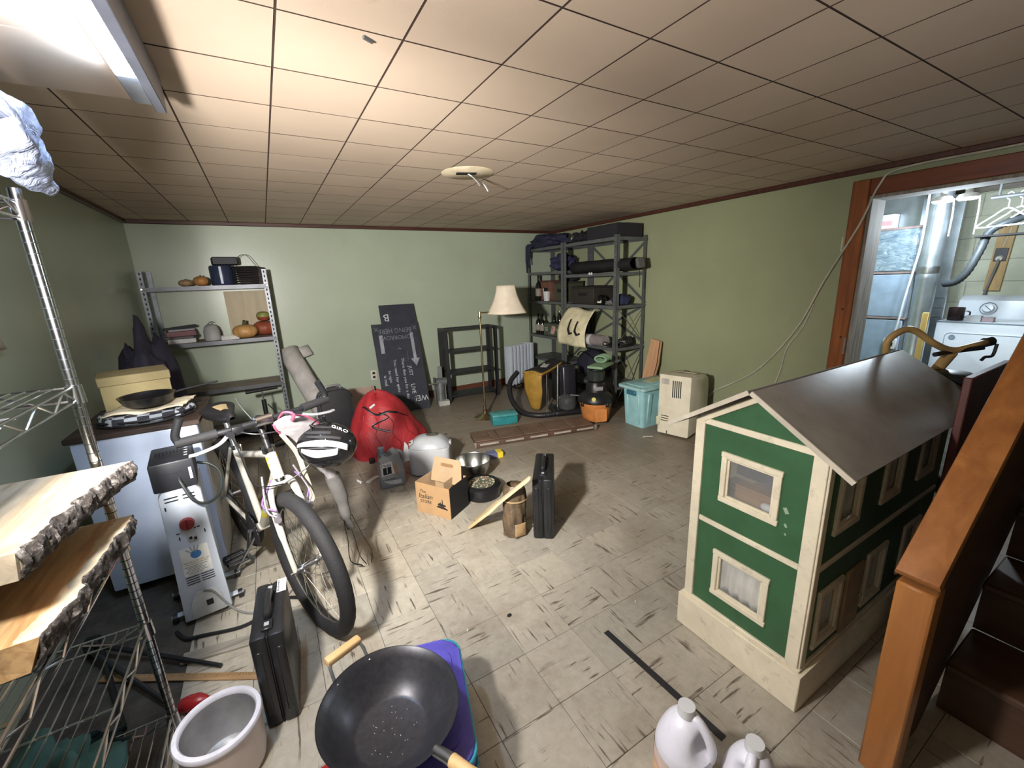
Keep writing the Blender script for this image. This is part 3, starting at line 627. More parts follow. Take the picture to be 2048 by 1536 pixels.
def bike(name, label, P, head, lean, steer, r, cols, flat_bar):
    root = thing(name, label, 'bicycle', (0, 0, 0))
    h = V((math.cos(R(head)), math.sin(R(head)), 0)); nl = V((-h.y, h.x, 0))      # heading, left
    up = V((0, 0, 1))*math.cos(R(lean))+nl*-math.sin(R(lean)); lf = nl*math.cos(R(lean))+V((0, 0, 1))*math.sin(R(lean))
    def B(u, v, w): return V(P)+h*u+lf*v+up*w
    s = r/.335; fm, ac = cols
    st = R(steer); fh = h*math.cos(st)+lf*math.sin(st); fl = lf*math.cos(st)-h*math.sin(st)
    wheel(root, 'front_wheel', B(0, 0, r), fh, up, r, .031); wheel(root, 'rear_wheel', B(-1.03*s, 0, r), h, up, r, .031)
    crown = B(-.115*s, 0, .70*s); top = B(-.165*s, 0, .84*s); hub = B(0, 0, r)
    m = MB()
    for q in (-1, 1):
        m.tube(spline([hub+fl*(.055*q), hub.lerp(crown, .45)+fl*(.058*q), crown+fl*(.05*q)-up*.05, crown+fl*(.03*q), crown], 5), [.010]*5+[.013]*5+[.016]*11, 10)
    m.build('fork', fm, root)
    m = MB()
    for q in (-1, 1):
        m.cyl(hub.lerp(crown, .68)+fl*(.055*q)+fh*.02, hub.lerp(crown, .68)+fl*(.066*q)+fh*.05, .014, n=10); m.tube(spline([hub.lerp(crown, .70)+fl*(.06*q)+fh*.045, hub.lerp(crown, .80)+fl*(.085*q)+fh*.03, crown+fl*(.06*q)+up*.05], 4), .004, 6)
    m.build('brake_arms', mat('brake_grey', (140, 132, 140), .4, .6), root)
    for q in (-1, 1):
        MB().tube(spline([hub.lerp(crown, .78)+fl*.06*q+fh*.05, crown+fl*.09*q+fh*.025-up*.05, crown+fl*(.06 if q > 0 else -.03)+up*.02], 4), .0035, 6).build('purple_brake_cable', mat('purple_cable', (120, 84, 150), .4), root)
    bb = B(-.62*s, 0, .275*s); seat = B(-.76*s, 0, .70*s); rh = B(-1.03*s, 0, r)
    m = MB(); m.cyl(crown+up*.01, top, .021, n=14); m.cyl(crown.lerp(top, .35), bb, .019, n=14); m.cyl(crown.lerp(top, .85), seat-up*.04, .015, n=14); m.cyl(bb, seat, .016, n=14)
    for q in (-1, 1): m.cyl(bb+lf*.03*q, rh+lf*.06*q, .009, n=8); m.cyl(seat+lf*.02*q, rh+lf*.06*q, .008, n=8)
    m.cyl(bb-lf*.035, bb+lf*.035, .022, n=14); fr_ = m.build('frame', fm, root)
    m = MB(); a, b = crown.lerp(top, .35), bb
    for k in range(4):
        c0 = a.lerp(b, .16+k*.17); c1 = a.lerp(b, .25+k*.17); m.cyl(c0, c1, .0196, n=14, caps=False)
    m.cyl(crown.lerp(top, .45), crown.lerp(top, .8), .0216, n=14, caps=False); m.build('yellow_decal', ac, fr_)
    MB().cyl(crown+up*.004, crown.lerp(top, .12), .024, n=16).build('headset_cup', chrome, root); MB().cyl(top-up*.012, top+up*.012, .025, n=16).build('headset_cup', chrome, root)
    dirn = (top-crown).normalized(); stt = top+dirn*.13; clamp = stt+fh*.06+up*.005
    m = MB(); m.cyl(top, stt, .0125, n=12); m.tube(spline([stt-dirn*.012, stt+dirn*.004+fh*.01, clamp], 4), .014, 10); m.build('stem', black, root)
    MB().cyl(clamp-fl*.03, clamp+fl*.03, .021, n=14).build('bar_clamp', chrome, root)
    if flat_bar:
        hw_ = .275
        MB().tube(spline([clamp-fl*hw_-fh*.03, clamp-fl*.12, clamp+fl*.12, clamp+fl*hw_-fh*.03], 6), .0115, 10).build('handlebar', black, root)
        for q in (-1, 1):
            e = clamp+fl*(hw_*q)-fh*.03; i = clamp+fl*(.155*q)-fh*.006
            MB().cyl(i, e, .0175, .0165, 14).build('grip', rubber, root)
            MB().tube(spline([e-fl*.01*q, e+up*.03-fl*.006*q, e+up*.088-fl*.030*q+fh*.01], 4), .0135, 10).build('bar_end', black, root)
            g0 = clamp+fl*(.125*q)+fh*.01-up*.012
            lv = MB().tube(spline([g0, g0+fl*(.05*q)+fh*.045-up*.012, g0+fl*(.11*q)+fh*.045-up*.02, g0+fl*(.135*q)+fh*.035-up*.022], 5), .0085, 8, flat=.6).build('brake_lever', mat('lever_silver', (214, 216, 220), .3, .7), root)
            MB().cyl(g0-fh*.02-up*.005, g0+fh*.02, .014, n=10).build('lever_clamp', black, lv)
            MB().box(clamp+fl*(.095*q)-up*.006, (.035, .04, .035), (0, 0, R(head+steer)), .008, 2).build('shifter', black, root)
        for q in (-1, 1):
            MB().tube(spline([clamp+fl*.12*q-up*.012, clamp+fl*.13*q+fh*.10-up*.06, clamp+fl*.11*q+fh*.08-up*.20, crown+fl*.06*q+up*.02+fh*.04, crown+fh*.03], 7), .0028, 6).build('cable', black, root)
        MB().tube(spline([clamp-fl*.10-up*.01, clamp-fl*.05+fh*.05-up*.03, clamp+fl*.05+fh*.06-up*.06, crown.lerp(top, .6)+fl*.04], 6), .0028, 6).build('cable', black, root)
        MB().tube(spline([clamp-fl*.02-fh*.06, clamp-fl*.04-fh*.07+up*.05, clamp-fl*.055-fh*.07+up*.10], 3), .002, 5).build('bell_lever', steel, root)
    sp = seat+(seat-bb).normalized()*.15
    MB().cyl(seat-up*.02, sp, .0128, n=14).build('seat_post', mat('post_silver', (190, 192, 196), .28, .9), root)
    MB().cyl(seat-up*.01, seat+up*.012, .021, n=14).build('seat_clamp', chrome, root)
    sd = mat('saddle_black', (32, 31, 33), .45)
    def sad(u, v):                                                              # u along length, v across, closed section
        a = 2*PI*v; w = (.024+.056*max(0, (u-.30)/.70)**1.2) if u > .3 else .020+.013*u; x = .15-u*.27
        z = .035*math.sin(a)*(1 if math.sin(a) > 0 else 1.7*(u**.7))+.012*(u-.5)**2*8*.6
        if u in (0, 1): w *= .55; z *= .4
        return sp+h*x*s*1.1+lf*math.cos(a)*w*1.15*s+up*(z+.018)
    m = MB(); m.grid(sad, 14, 18)
    o = m.build('saddle', sd, root, smooth=60, sub=0)
    MB().grid(lambda u, v: sad(.42+.36*u, .16+.16*v)+up*.0016, 6, 5).build('saddle_patch', mat('tan_patch', (176, 152, 108), .8), o)
    return root, B, dict(bb=bb, lf=lf, h=h, up=up, clamp=clamp, fl=fl, fh=fh, rh=rh, s=s)
bw = mat('bike_white', (186, 182, 170), .3, var=.06); by = mat('bike_yellow', (214, 196, 48), .35)
bk, B, q = bike('mountain_bike', 'white mountain bike with yellow decals and knobby tyres leaning beside the white heater', (.01, 1.72, 0), -72.5, 3, 2.5, .315, (bw, by), True)
# drivetrain
bb, lf, h, up = q['bb'], q['lf'], q['h'], q['up']
cz = MX(((h.x, up.x, lf.x, bb.x), (h.y, up.y, lf.y, bb.y), (h.z, up.z, lf.z, bb.z), (0, 0, 0, 1)))
for k, (rr, z) in enumerate(((.085, -.05), (.066, -.043))):
    m = MB(); n = 60; poly = [((rr+(.004 if i % 2 else 0))*math.cos(2*PI*i/n), (rr+(.004 if i % 2 else 0))*math.sin(2*PI*i/n)) for i in range(n)]
    m.prism(poly, .003, cz @ MX.Translation((0, 0, z))); m.build('chainring', mat('chainring', (70, 70, 72), .4, .8), bk)
for sgn, ang in ((-1, -120), (1, 60)):
    a = R(ang); e = cz @ V((.165*math.cos(a), .165*math.sin(a), sgn*.075)); b0 = cz @ V((0, 0, sgn*.06))
    MB().cyl(b0, e, .011, .009, 10).build('crank', steel, bk)
    pd = MB(); c = cz @ V((.165*math.cos(a), .165*math.sin(a), sgn*.135))
    for (dx, dz) in ((-.035, -.04), (.035, -.04), (-.035, .04), (.035, .04)): pass
    for d0, d1 in (((-.038, -.042), (.038, -.042)), ((.038, -.042), (.038, .042)), ((.038, .042), (-.038, .042)), ((-.038, .042), (-.038, -.042))):
        pd.cyl(c+h*d0[0]+lf*d0[1], c+h*d1[0]+lf*d1[1], .005, n=6); pd.cyl(c+h*d0[0]+lf*d0[1]-up*.02, c+h*d1[0]+lf*d1[1]-up*.02, .005, n=6)
    pd.cyl(e, c+lf*.042*sgn, .009, n=8); pd.build('pedal', black, bk)
m = MB(); rh = q['rh']
for sg in (1, -1): m.tube([cz @ V((0, .085*sg, -.047)), rh-lf*.047+up*.03*sg], .004, 6)
m.build('chain', mat('chain', (50, 46, 44), .5, .7), bk)
m = MB(); m.cyl(rh-lf*.03, rh-lf*.05, .04, .028, 20); m.build('cassette', darkmetal, bk)
MB().tube([bb-lf*.03-up*.02, bb-lf*.03-up*.02+V((-.12, .03, -.19))], .007, 8).build('kickstand', steel, bk)
# helmet hanging from the bar
hm = thing('bike_helmet', 'glossy black bike helmet with white stripes hanging from the mountain bike', 'helmet', (.135, 1.80, .775), 0)
hb = mat('helmet_black', (18, 18, 20), .16); HM = frame((0, 0, 0), (.86, -.40, .10), (.20, .62, .76))
def hel(u, v, k=1.0):
    a = 2*PI*u; b = v*PI*.56; return HM @ V((math.cos(a)*math.sin(b)*.120*k, math.sin(a)*math.sin(b)*.098*k, math.cos(b)*.085*k))
HM = frame((0, 0, 0), V((.90, -.25, -.16)), V((.20, .62, .75)))                 # dome axis towards the viewer
def strip(u0, u1, v0, v1, k, name, mt, par, nu=10, nv=4):
    return MB().grid(lambda u, v: hel(u0+(u1-u0)*u, v0+(v1-v0)*v, k), nu, nv).build(name, mt, par, smooth=60, solid=.006)
sh = MB().grid(lambda u, v: hel(u, v), 36, 12, cu=True).build('shell', hb, hm, smooth=60, solid=.012)
def band(y0, y1, x0, x1, name, mt, k=1.09, curve=0):
    def f(u, v):
        x = x0+(x1-x0)*u; y = y0+(y1-y0)*(v*(.25+.75*math.sin(min(1, u*1.4+.15)*PI*.62)))+curve*(u-.5)**2; z = math.sqrt(max(.0004, 1-(x/.120)**2-(y/.098)**2))*.085
        return HM @ (V((x, y, z))*k)
    return MB().grid(f, 16, 4).build(name, mt, hm, smooth=60, solid=.005)
band(-.012, -.036, -.105, .085, 'white_stripe', white, 1.09, -.02); band(-.050, -.074, -.085, .050, 'white_stripe', white, 1.09, .05)
for y0, y1, x0, x1 in ((.030, .016, -.085, .02), (.008, -.004, -.075, .06), (.055, .045, -.05, .04), (-.040, -.047, -.075, .06)):
    band(y0, y1, x0, x1, 'vent', blackm, 1.085)
m = HM @ (MX.Translation((.052, .048, .078)) @ MX.Rotation(R(-28), 4, 'X') @ MX.Rotation(R(25), 4, 'Y')); text('GIRO', .026, m, white, hm, sx=1.25)
for sx in (-.03, .03): MB().tube(spline([hel(.25, .8)+V((sx, 0, 0)), V((-.02+sx, -.01, .11)), V((-.005, -.10, .165))], 5), .004, 6, flat=.4).build('chin_strap', black, hm)
hm.scale = (.92, .92, .92)
# pink and white bag hanging from the bar
bg = thing('pink_trimmed_bag', 'white and grey fabric bag with pink piping slung from the mountain bike handlebar', 'bag', (0, 0, 0))
fab = mat('bag_white', (160, 155, 158), .85, bump=.2, bscale=40); pink = mat('pink_piping', (170, 76, 106), .6)
path = spline([(-.02, 1.76, .93), (.02, 1.80, .89), (.06, 1.86, .82), (.085, 1.92, .73), (.125, 1.97, .62), (.15, 2.00, .54)], 5)
def bs(u, v):
    i = min(int(u*(len(path)-1)), len(path)-2); p = path[i].lerp(path[i+1], u*(len(path)-1)-i); a = 2*PI*v
    w = .030+.060*math.sin(min(1, u*1.15)*PI)**.8; return p+V((.80, -.30, .45)).normalized()*math.cos(a)*w*.8+V((.45, .85, -.1)).normalized()*math.sin(a)*w*.55*(1+.25*noise.noise(V((u*9, math.cos(a)*2, 4))))
bd = MB().grid(lambda u, v: bs(u, v), 24, 16).build('bag_body', fab, bg, smooth=70)
for v0 in (.02, .40, .60): MB().tube([bs(.04+.6*k/20, v0) for k in range(21)], .0055, 6).build('pink_piping', pink, bg)
MB().tube(spline([(.15, 2.0, .55), (.175, 2.02, .42), (.185, 2.03, .31), (.20, 2.03, .24)], 5), [.035]*6+[.028]*5+[.018]*5, 10).build('grey_tail', mat('bag_grey', (96, 94, 92), .9), bg)
for dx, dy in ((0, 0), (.025, .01), (-.02, -.02)): MB().tube(spline([(.19+dx, 2.03+dy, .30), (.21+dx*1.6, 2.03, .18), (.22+dx*2.4, 2.0+dy, .09), (.245+dx, 2.0, .03)], 4), .006, 6, flat=.4).build('strap', black, bg)
MB().tube(spline([(-.02, 1.78, .86), (.02, 1.82, .76), (.035, 1.84, .66), (.05, 1.86, .55), (.04, 1.86, .52)], 5), .014, 8, flat=.45).build('cream_strap', mat('cream_strap', (170, 160, 136), .85), bg)
MB().tube(spline([(-.02, 1.77, .93), (.0, 1.72, .965), (.03, 1.69, .96), (.02, 1.75, .92)], 4), .008, 6, flat=.5).build('hanging_loop', pink, bg)
# floor pump
pp = thing('floor_pump', 'black floor pump with T handle standing behind the mountain bike', 'pump', (-.14, 4.24, 0), 12)
MB().box((0, 0, .012), (.20, .06, .022), None, .006).build('base', black, pp); MB().cyl((0, 0, .02), (0, 0, .46), .019, n=14).build('barrel', black, pp)
MB().cyl((0, 0, .46), (0, 0, .545), .006, n=8).build('rod', steel, pp); MB().cyl((-.125, 0, .55), (.125, 0, .55), .016, n=12).build('handle', black, pp)
MB().tube(spline([(.02, -.02, .05), (.09, -.05, .10), (.08, -.04, .30), (.02, -.025, .42)], 5), .005, 6).build('hose', rubber, pp)

# ---------------------------------------------------------------- galvanised shelf in the back left corner
gv = mat('galvanised', (116, 120, 126), .4, .7, .12, 20); board_ = mat('grey_brown_board', (138, 124, 112), .7, dirt=.3)
gs = thing('slotted_shelf', 'galvanised slotted angle shelf unit in the back left corner', 'shelving', (0, 0, 0))
for x, sx in ((-.875, 1), (.055, -1)):
    for y, sy in ((4.62, 1), (4.965, -1)):
        m = MB(); m.box((x+sx*.017, y, .80), (.036, .003, 1.60)); m.box((x, y+sy*.017, .80), (.003, .036, 1.60)); p = m.build('post', gv, gs)
        m = MB()
        for k in range(38): m.box((x+sx*.018, y-sy*.0006, .06+k*.041), (.010, .004, .020)); m.box((x-sx*.0006, y+sy*.018, .06+k*.041), (.004, .010, .020))
        m.build('slots', blackm, p)['kind'] = 'stuff'
for z in (1.465, .975, .53, .10):
    s = MB().b2((-.87, 4.624, z-.012), (.05, 4.962, z), .001).build('shelf_board', board_, gs)
    m = MB(); m.b2((-.87, 4.617, z-.034), (.05, 4.622, z+.001)); m.b2((-.87, 4.963, z-.034), (.05, 4.968, z+.001)); m.build('edge_rail', mat('rail_dark', (92, 94, 100), .4, .6), s)
    m = MB(); [m.cyl((x, 4.614, z-.012), (x, 4.62, z-.012), .007, n=8) for x in (-.865, .045)]; m.build('bolt', chrome, s)
def pumpkin(name, label, c, loc, r, hgt, stem, grp='gourds on the galvanised shelf', ribs=9):
    g = thing(name, label, 'pumpkin', loc, random.uniform(0, 90), grp); mt = mat('gourd%d_%d' % (c[0], c[1]), c, .5, var=.15)
    prof = [(0, hgt*.06)]+[(r*math.sin(t)**.75, hgt/2-hgt/2*math.cos(t)) for t in [PI*k/12 for k in range(1, 12)]]+[(0, hgt*.93)]
    MB().lathe(prof, 48, None, 1, 1, True, lambda a, z: 1-.09*abs(math.sin(a*ribs/2))**.4*0-.07*(1-abs(math.sin(a*ribs/2)))**2).build('flesh', mt, g, smooth=70)
    MB().tube(spline([(0, 0, hgt*.88), (.004, 0, hgt*.93+stem*.5), (stem*.4, 0, hgt*.93+stem)], 4), [r*.16]*4+[r*.12]*5, 8).build('stem', mat('stem_green', (78, 84, 56), .8), g)
    return g
pumpkin('pumpkin', 'small tan gourd at the left of the top galvanised shelf', (168, 140, 96), (-.575, 4.74, 1.466), .055, .06, .01)
pumpkin('pumpkin', 'small orange gourd beside the blue jug on the top galvanised shelf', (190, 130, 66), (-.46, 4.70, 1.466), .058, .085, .015)
pumpkin('pumpkin', 'tan pumpkin with thick grey stem on the middle galvanised shelf', (206, 152, 84), (-.20, 4.715, .976), .105, .125, .045)
pumpkin('pumpkin', 'red-orange pumpkin under the green gourd on the middle galvanised shelf', (158, 74, 44), (-.035, 4.86, .976), .105, .14, .008, 'gourds on the galvanised shelf', 11)
gg = thing('gourd', 'small green and red gourd balanced on top of the red-orange pumpkin', 'gourd', (-.035, 4.86, 1.118))
MB().lathe([(0, 0), (.040, .004), (.052, .022), (.056, .036)], 24, cap=False).build('red_base', mat('gourd_red', (150, 62, 40), .5), gg); MB().lathe([(.056, .036), (.058, .052), (.048, .076), (.02, .088), (0, .089)], 24, cap=False).build('green_top', mat('gourd_green', (140, 146, 66), .5), gg)
bj = thing('blue_jug', 'dark translucent blue container on the top galvanised shelf', 'container', (-.30, 4.76, 1.466))
MB().lathe([(0, 0), (.085, 0), (.09, .01), (.092, .16), (.085, .175), (0, .178)], 28).build('body', mat('dark_blue', (46, 56, 84), .25), bj); MB().box((.0, -.092, .09), (.018, .006, .15)).build('pale_strip', mat('pale_strip', (170, 190, 220), .4), bj)
sb = thing('speaker_box', 'small black box lying on the blue container', 'box', (-.26, 4.77, 1.645), 8)
MB().box((0, 0, .036), (.20, .12, .07), None, .008).build('case', mat('dusk_black', (30, 30, 40), .5), sb); MB().box((-.01, -.061, .036), (.15, .003, .045)).build('front_panel', mat('panel_grey', (58, 58, 66), .6), sb)
wb = thing('wire_basket', 'round dark basket with a thin handle on the top galvanised shelf', 'basket', (-.105, 4.78, 1.466))
m = MB()
for k in range(8): m.lathe([(.085+.002*k, .004+k*.021), (.092+.002*k, .012+k*.021), (.085+.002*k, .02+k*.021)], 24)
m.build('coiled_side', mat('basket_dark', (44, 38, 40), .7), wb); MB().tube(spline([(-.095, 0, .16), (-.06, 0, .24), (.02, 0, .27), (.095, 0, .16)], 6), .003, 6).build('handle', steel, wb)
db = thing('dark_box', 'dark maroon carton at the right end of the top galvanised shelf', 'carton', (-.005 - .03, 4.87, 1.466), -10)
MB().box((.02, .0, .08), (.12, .11, .16), None, .003).build('box_body', mat('maroon', (52, 36, 42), .7), db); MB().box((.02, -.056, .09), (.05, .002, .03)).build('label', mat('panel_grey', (58, 58, 66), .6), db)
for k, (w, d_2, hh, c, lb) in enumerate(((.20, .17, .040, (206, 206, 210), 'white slab book at the bottom of the pile on the middle galvanised shelf'), (.22, .19, .022, (96, 92, 98), 'grey book second in the pile on the middle galvanised shelf'), (.21, .16, .045, (112, 40, 48), 'dark red package on the pile on the middle galvanised shelf'), (.19, .14, .018, (156, 158, 166), 'silver packet near the top of the pile on the middle galvanised shelf'), (.24, .05, .022, (40, 44, 54), 'black folded umbrella topping the pile on the middle galvanised shelf'))):
    z = .976+sum((.040, .022, .045, .018, .03)[:k])
    tag(MB().box((-.69, 4.76, z+hh/2), (w, d_2, hh), (0, R(-4) if k == 4 else 0, R((4, -6, 9, 15, 20)[k])), .003).build(('book', 'book', 'package', 'packet', 'umbrella')[k], mat('pile%d' % k, c, .45)), lb, ('book', 'book', 'package', 'packet', 'umbrella')[k], 'pile on the middle galvanised shelf')
ur = thing('grey_urn', 'pale grey rounded urn on the middle galvanised shelf', 'urn', (-.465, 4.76, .976))
MB().lathe([(0, 0), (.062, 0), (.066, .02), (.064, .08), (.052, .125), (.03, .145), (0, .15)], 28).build('body', mat('urn_grey', (170, 170, 172), .6), ur); MB().tube(spline([(-.02, 0, .145), (0, 0, .165), (.025, 0, .168)], 3), .004, 6).build('wire_loop', darkmetal, ur)
wt = thing('small_tray', 'small white tray with raised frame on the middle galvanised shelf', 'tray', (-.335, 4.72, .976), 12)
MB().box((0, 0, .006), (.14, .12, .012)).build('base', mat('tray_white', (196, 196, 190), .6), wt)
for c, sz in (((0, -.056, .018), (.14, .01, .03)), ((0, .056, .018), (.14, .01, .03)), ((-.066, 0, .018), (.01, .10, .03)), ((.066, 0, .018), (.01, .10, .03))): MB().box(c, sz).build('rim_side', mat('tray_white', (196, 196, 190), .6), wt)
tag(MB().box((-.15, 4.992, 1.20), (.36, .012, .42), None, .002).build('wall_sheen_panel', wood('sheen_panel_tan', (190, 174, 138), (166, 146, 108), 2, 3)), 'pale panel standing in for a reflection on the wall behind the galvanised shelf', 'board')  # thin panel added to paint in the wall's shiny reflection
# rolled foam mat
rl = thing('rolled_mat', 'off-white rolled foam mat leaning on the back wall by the galvanised shelf', 'rolled mat', (.40, 4.46, 0)); fo = mat('foam_white', (186, 182, 178), .85)
A, Bv = V((.0, 0, .05)), V((-.27, .40, .80)); ax = (Bv-A).normalized(); x_ = ax.cross(V((0, 0, 1))).normalized(); y_ = ax.cross(x_)
def roll(u, v):
    a = u*2*PI*3.1; r = .098-.030*u; return A.lerp(Bv, v)+x_*math.cos(a)*r+y_*math.sin(a)*r
MB().grid(lambda u, v: roll(u, v), 90, 4).build('mat_sheet', fo, rl, smooth=60, solid=.006)
MB().grid(lambda u, v: roll(0, 1)+x_*(.11*u)+y_*(-.05*u)-ax*(.12*v), 3, 3).build('loose_flap', fo, rl, solid=.005)
# black rounded suitcase
su = thing('wheeled_suitcase', 'black upright suitcase with rounded top behind the bike helmet', 'suitcase', (.40, 3.86, 0), 8)
MB().prism(roundrect(.27, .52, .09, 6), .17, frame((0, .085, .29), (1, 0, 0), (0, 0, 1)), .015).build('body', mat('suitcase_fabric', (32, 32, 36), .7, bump=.2, bscale=150), su)
for d_ in (-.045, .0, .045): MB().prism(roundrect(.278, .528, .094, 6), .012, frame((0, d_+.006, .29), (1, 0, 0), (0, 0, 1)), .003).build('zipper_band', mat('zip_grey', (70, 72, 76), .5), su)
MB().tube(spline([(-.06, 0, .545), (-.05, 0, .575), (.05, 0, .575), (.06, 0, .545)], 4), .010, 8).build('carry_handle', mat('handle_grey', (120, 122, 124), .5), su)
for x in (-.09, .09): MB().cyl((x-.012, .03, .022), (x+.012, .03, .022), .022, n=14).build('wheel', rubber, su)
# red duffel bag
rd = thing('red_duffel', 'large bright red sack with black straps slumped against the chalkboards', 'bag', (.79, 3.55, 0)); red = NT('red_nylon'); n = red.noise(red.coord(), 5, 5, .6, .8)
red.l(red.ramp(n, [(.3, (150, 24, 34)), (.7, (186, 38, 44))]), red.b.inputs['Base Color']); red.bump(n, .7, .03); redm = red.set(.6)
def rb(u, v):
    a = 2*PI*u; z = v*.53; rx = .325*(1-v**2.3)**.60+.012; ry = .25*(1-v**2.3)**.60+.012; k = 1+.13*noise.noise(V((math.cos(a)*2, math.sin(a)*2, v*3)))+.05*math.sin(a*6+v*4)*v
    return V((math.cos(a)*rx*k*(1-.25*v)-.09*v+.0, math.sin(a)*ry*k+.03*v, z*(1+.05*math.cos(a*2))))
m = MB(); m.grid(rb, 48, 22, cu=True); m.bm.faces.new([v for v in m.bm.verts if abs(v.co.z) < 1e-5][::-1]) if False else None; m.build('bag_body', redm, rd, smooth=80)
def on(u, v, e=.006): p = rb(u, v); return p+V((p.x, p.y, .05)).normalized()*e
MB().tube([on(.58+.24*k/16, .80-.07*k/16+.03*math.sin(k*.6)) for k in range(17)], .012, 6, flat=.5).build('black_strap', black, rd)
MB().tube([on(.71+.05*math.sin(k*.5), .77-.30*k/14) for k in range(15)], .008, 6, flat=.5).build('black_cord', black, rd)
MB().tube([on(.82+.06*k/10, .74-.14*k/10) for k in range(11)], .009, 6, flat=.5).build('black_strap', black, rd)
MB().box(on(.67, .86, .012), (.05, .012, .014), (0, R(-30), 0)).build('white_tag', white, rd); MB().box(on(.64, .03, .02), (.04, .03, .05), None, .004).build('black_buckle', black, rd)
for u0 in (.60, .68, .76, .84): MB().tube([on(u0+.012*math.sin(k*.9), .70-.62*k/12, .001) for k in range(13)], .006, 6, flat=.6).build('seam', mat('seam_red', (150, 20, 28), .7), rd)
# cardboard and bottle behind the sack
tag(MB().box((.76, 4.80, .15), (.36, .012, .31), (R(-22), 0, 0)).build('cardboard_sheet', mat('pink_card', (176, 148, 132), .85)), 'pinkish cardboard sheet leaning on the back wall behind the red sack', 'cardboard')
gb = thing('glass_bottle', 'clear glass bottle standing between the cardboard sheet and the red sack', 'bottle', (.87, 4.42, 0))
MB().lathe([(0, .0), (.034, 0), (.037, .01), (.037, .20), (.028, .24), (.013, .27), (.012, .33), (.014, .335), (0, .336)], 24).build('glass', mat('clear_glass', (220, 226, 222), .08, **{'Transmission Weight': .8}), gb); MB().lathe([(.0372, .06), (.0376, .06), (.0376, .15), (.0372, .15)], 24, cap=False).build('label', white, gb)
# chalkboards
cbm_ = mat('chalkboard', (44, 48, 62), .75, var=.15)
def cboard(name, label, w, h, th, off, poly=None):
    g = thing(name, label, 'chalkboard'); x0 = V((1.495, 4.545, .0)); tilt = V((.085, .36, 1.18)).normalized(); xa = V((-1, .06, 0))
    F = frame(x0+off, -xa, tilt); MB().prism(poly, th, F @ MX.Translation((0, 0, -th)), .001).build('board', cbm_, g, smooth=0); return g, F
bA, FA = cboard('chalkboard', 'taller narrow chalkboard standing behind the wide written one', .4, 1.24, .012, V((.0, .016, 0)), [(-.40, .0), (0, .0), (0, 1.245), (-.40, 1.245)])
bB, FB = cboard('chalkboard', 'wide black chalkboard with chalk writing and an arrow leaning on the back wall', .52, 1.03, .012, V((0, 0, 0)), [(-.52, 0), (0, 0), (0, 1.03), (-.52, 1.03), (-.52, .80), (-.517, .795), (-.517, .70)])
def ch(g, F, s, size, x, y, rot=0, sx=1, mtl=chalk): return text(s, size, F @ MX.Translation((x, y, .0006)) @ MX.Rotation(R(rot), 4, 'Z'), mtl, g, 'chalk_lettering', .0003, sx)
def chs(g, F, pts, r=.004, nm='chalk_stroke', mt=chalk): MB().tube([F @ V((x, y, .0005)) for x, y in pts], r, 4, flat=.1).build(nm, mt, g)
faint = mat('faint_chalk', (116, 120, 132), .9)
ch(bA, FA, 'B', .12, -.335, 1.10, 180)
ch(bB, FB, 'BEING HERE', .078, -.265, .945, 180, .9, faint); ch(bB, FB, 'TOMORROW', .070, -.25, .865, 180, .9, faint); ch(bB, FB, 'X', .07, -.475, .97, 180, 1, faint); ch(bB, FB, 'X', .07, -.04, .965, 180, 1, faint)
m = MB(); m.prism([(-.103, .905), (-.068, .905), (-.068, .60), (-.103, .60)], .0006, FB); m.build('chalk_arrow_shaft', mat('soft_chalk', (150, 154, 164), .9), bB)
m = MB(); m.prism([(-.135, .60), (-.035, .60), (-.083, .51)], .0006, FB); m.build('chalk_arrow_head', mat('soft_chalk', (150, 154, 164), .9), bB)
m = MB(); m.prism([(-.455, .90), (-.415, .90), (-.415, .69), (-.455, .69)], .0006, FB); m.build('chalk_bar', mat('soft_chalk', (150, 154, 164), .9), bB)
ch(bB, FB, 'WE!', .095, -.085, .135, 180, .9); ch(bB, FB, 'LIVE', .064, -.165, .25, -90); ch(bB, FB, 'JUST', .058, -.165, .46, -90); chs(bB, FB, [(-.168, .70), (-.168, .59)]); chs(bB, FB, [(-.165, .15), (-.168, .03)])
ch(bB, FB, 'There that you for a day', .046, -.235, .38, -90, 1.05); ch(bB, FB, 'You need her quite', .046, -.325, .42, -90, 1.05); ch(bB, FB, 'be right', .044, -.40, .42, -90); ch(bB, FB, 'is real', .05, -.455, .38, -90)
chs(bB, FB, [(-.478, .53), (-.472, .575), (-.39, .58), (-.385, .545)], .0035); chs(bB, FB, [(-.35, .80), (-.22, .77), (-.16, .785)], .0022, mt=faint); chs(bB, FB, [(-.27, .775), (-.235, .755), (-.27, .735), (-.23, .73)], .0035)
# grey shop tool
jk = thing('floor_jack', 'small grey metal jack with a silver crank bar beside the chalkboards', 'jack', (1.66, 4.60, 0), -10)
gm = mat('jack_grey', (140, 146, 146), .4, .6); MB().box((.01, -.06, .03), (.13, .09, .06), None, .006).build('base', mat('jack_base', (176, 178, 172), .5), jk)
MB().cyl((-.01, .0, .0), (-.01, .0, .27), .052, n=20).build('cylinder', gm, jk); MB().cyl((.045, -.04, .06), (.045, -.04, .28), .010, n=10).build('guide_rod', steel, jk); MB().cyl((-.075, .01, 0), (-.075, .01, .33), .012, n=10).build('guide_rod', darkmetal, jk)
MB().cyl((-.06, 0, .275), (.07, 0, .275), .05, n=20).build('drum', darkmetal, jk); MB().cyl((-.15, -.03, .26), (.02, -.03, .275), .012, n=10).build('crank_bar', chrome, jk); MB().box((0, 0, .38), (.05, .02, .16), None, .003).build('upright', gm, jk)
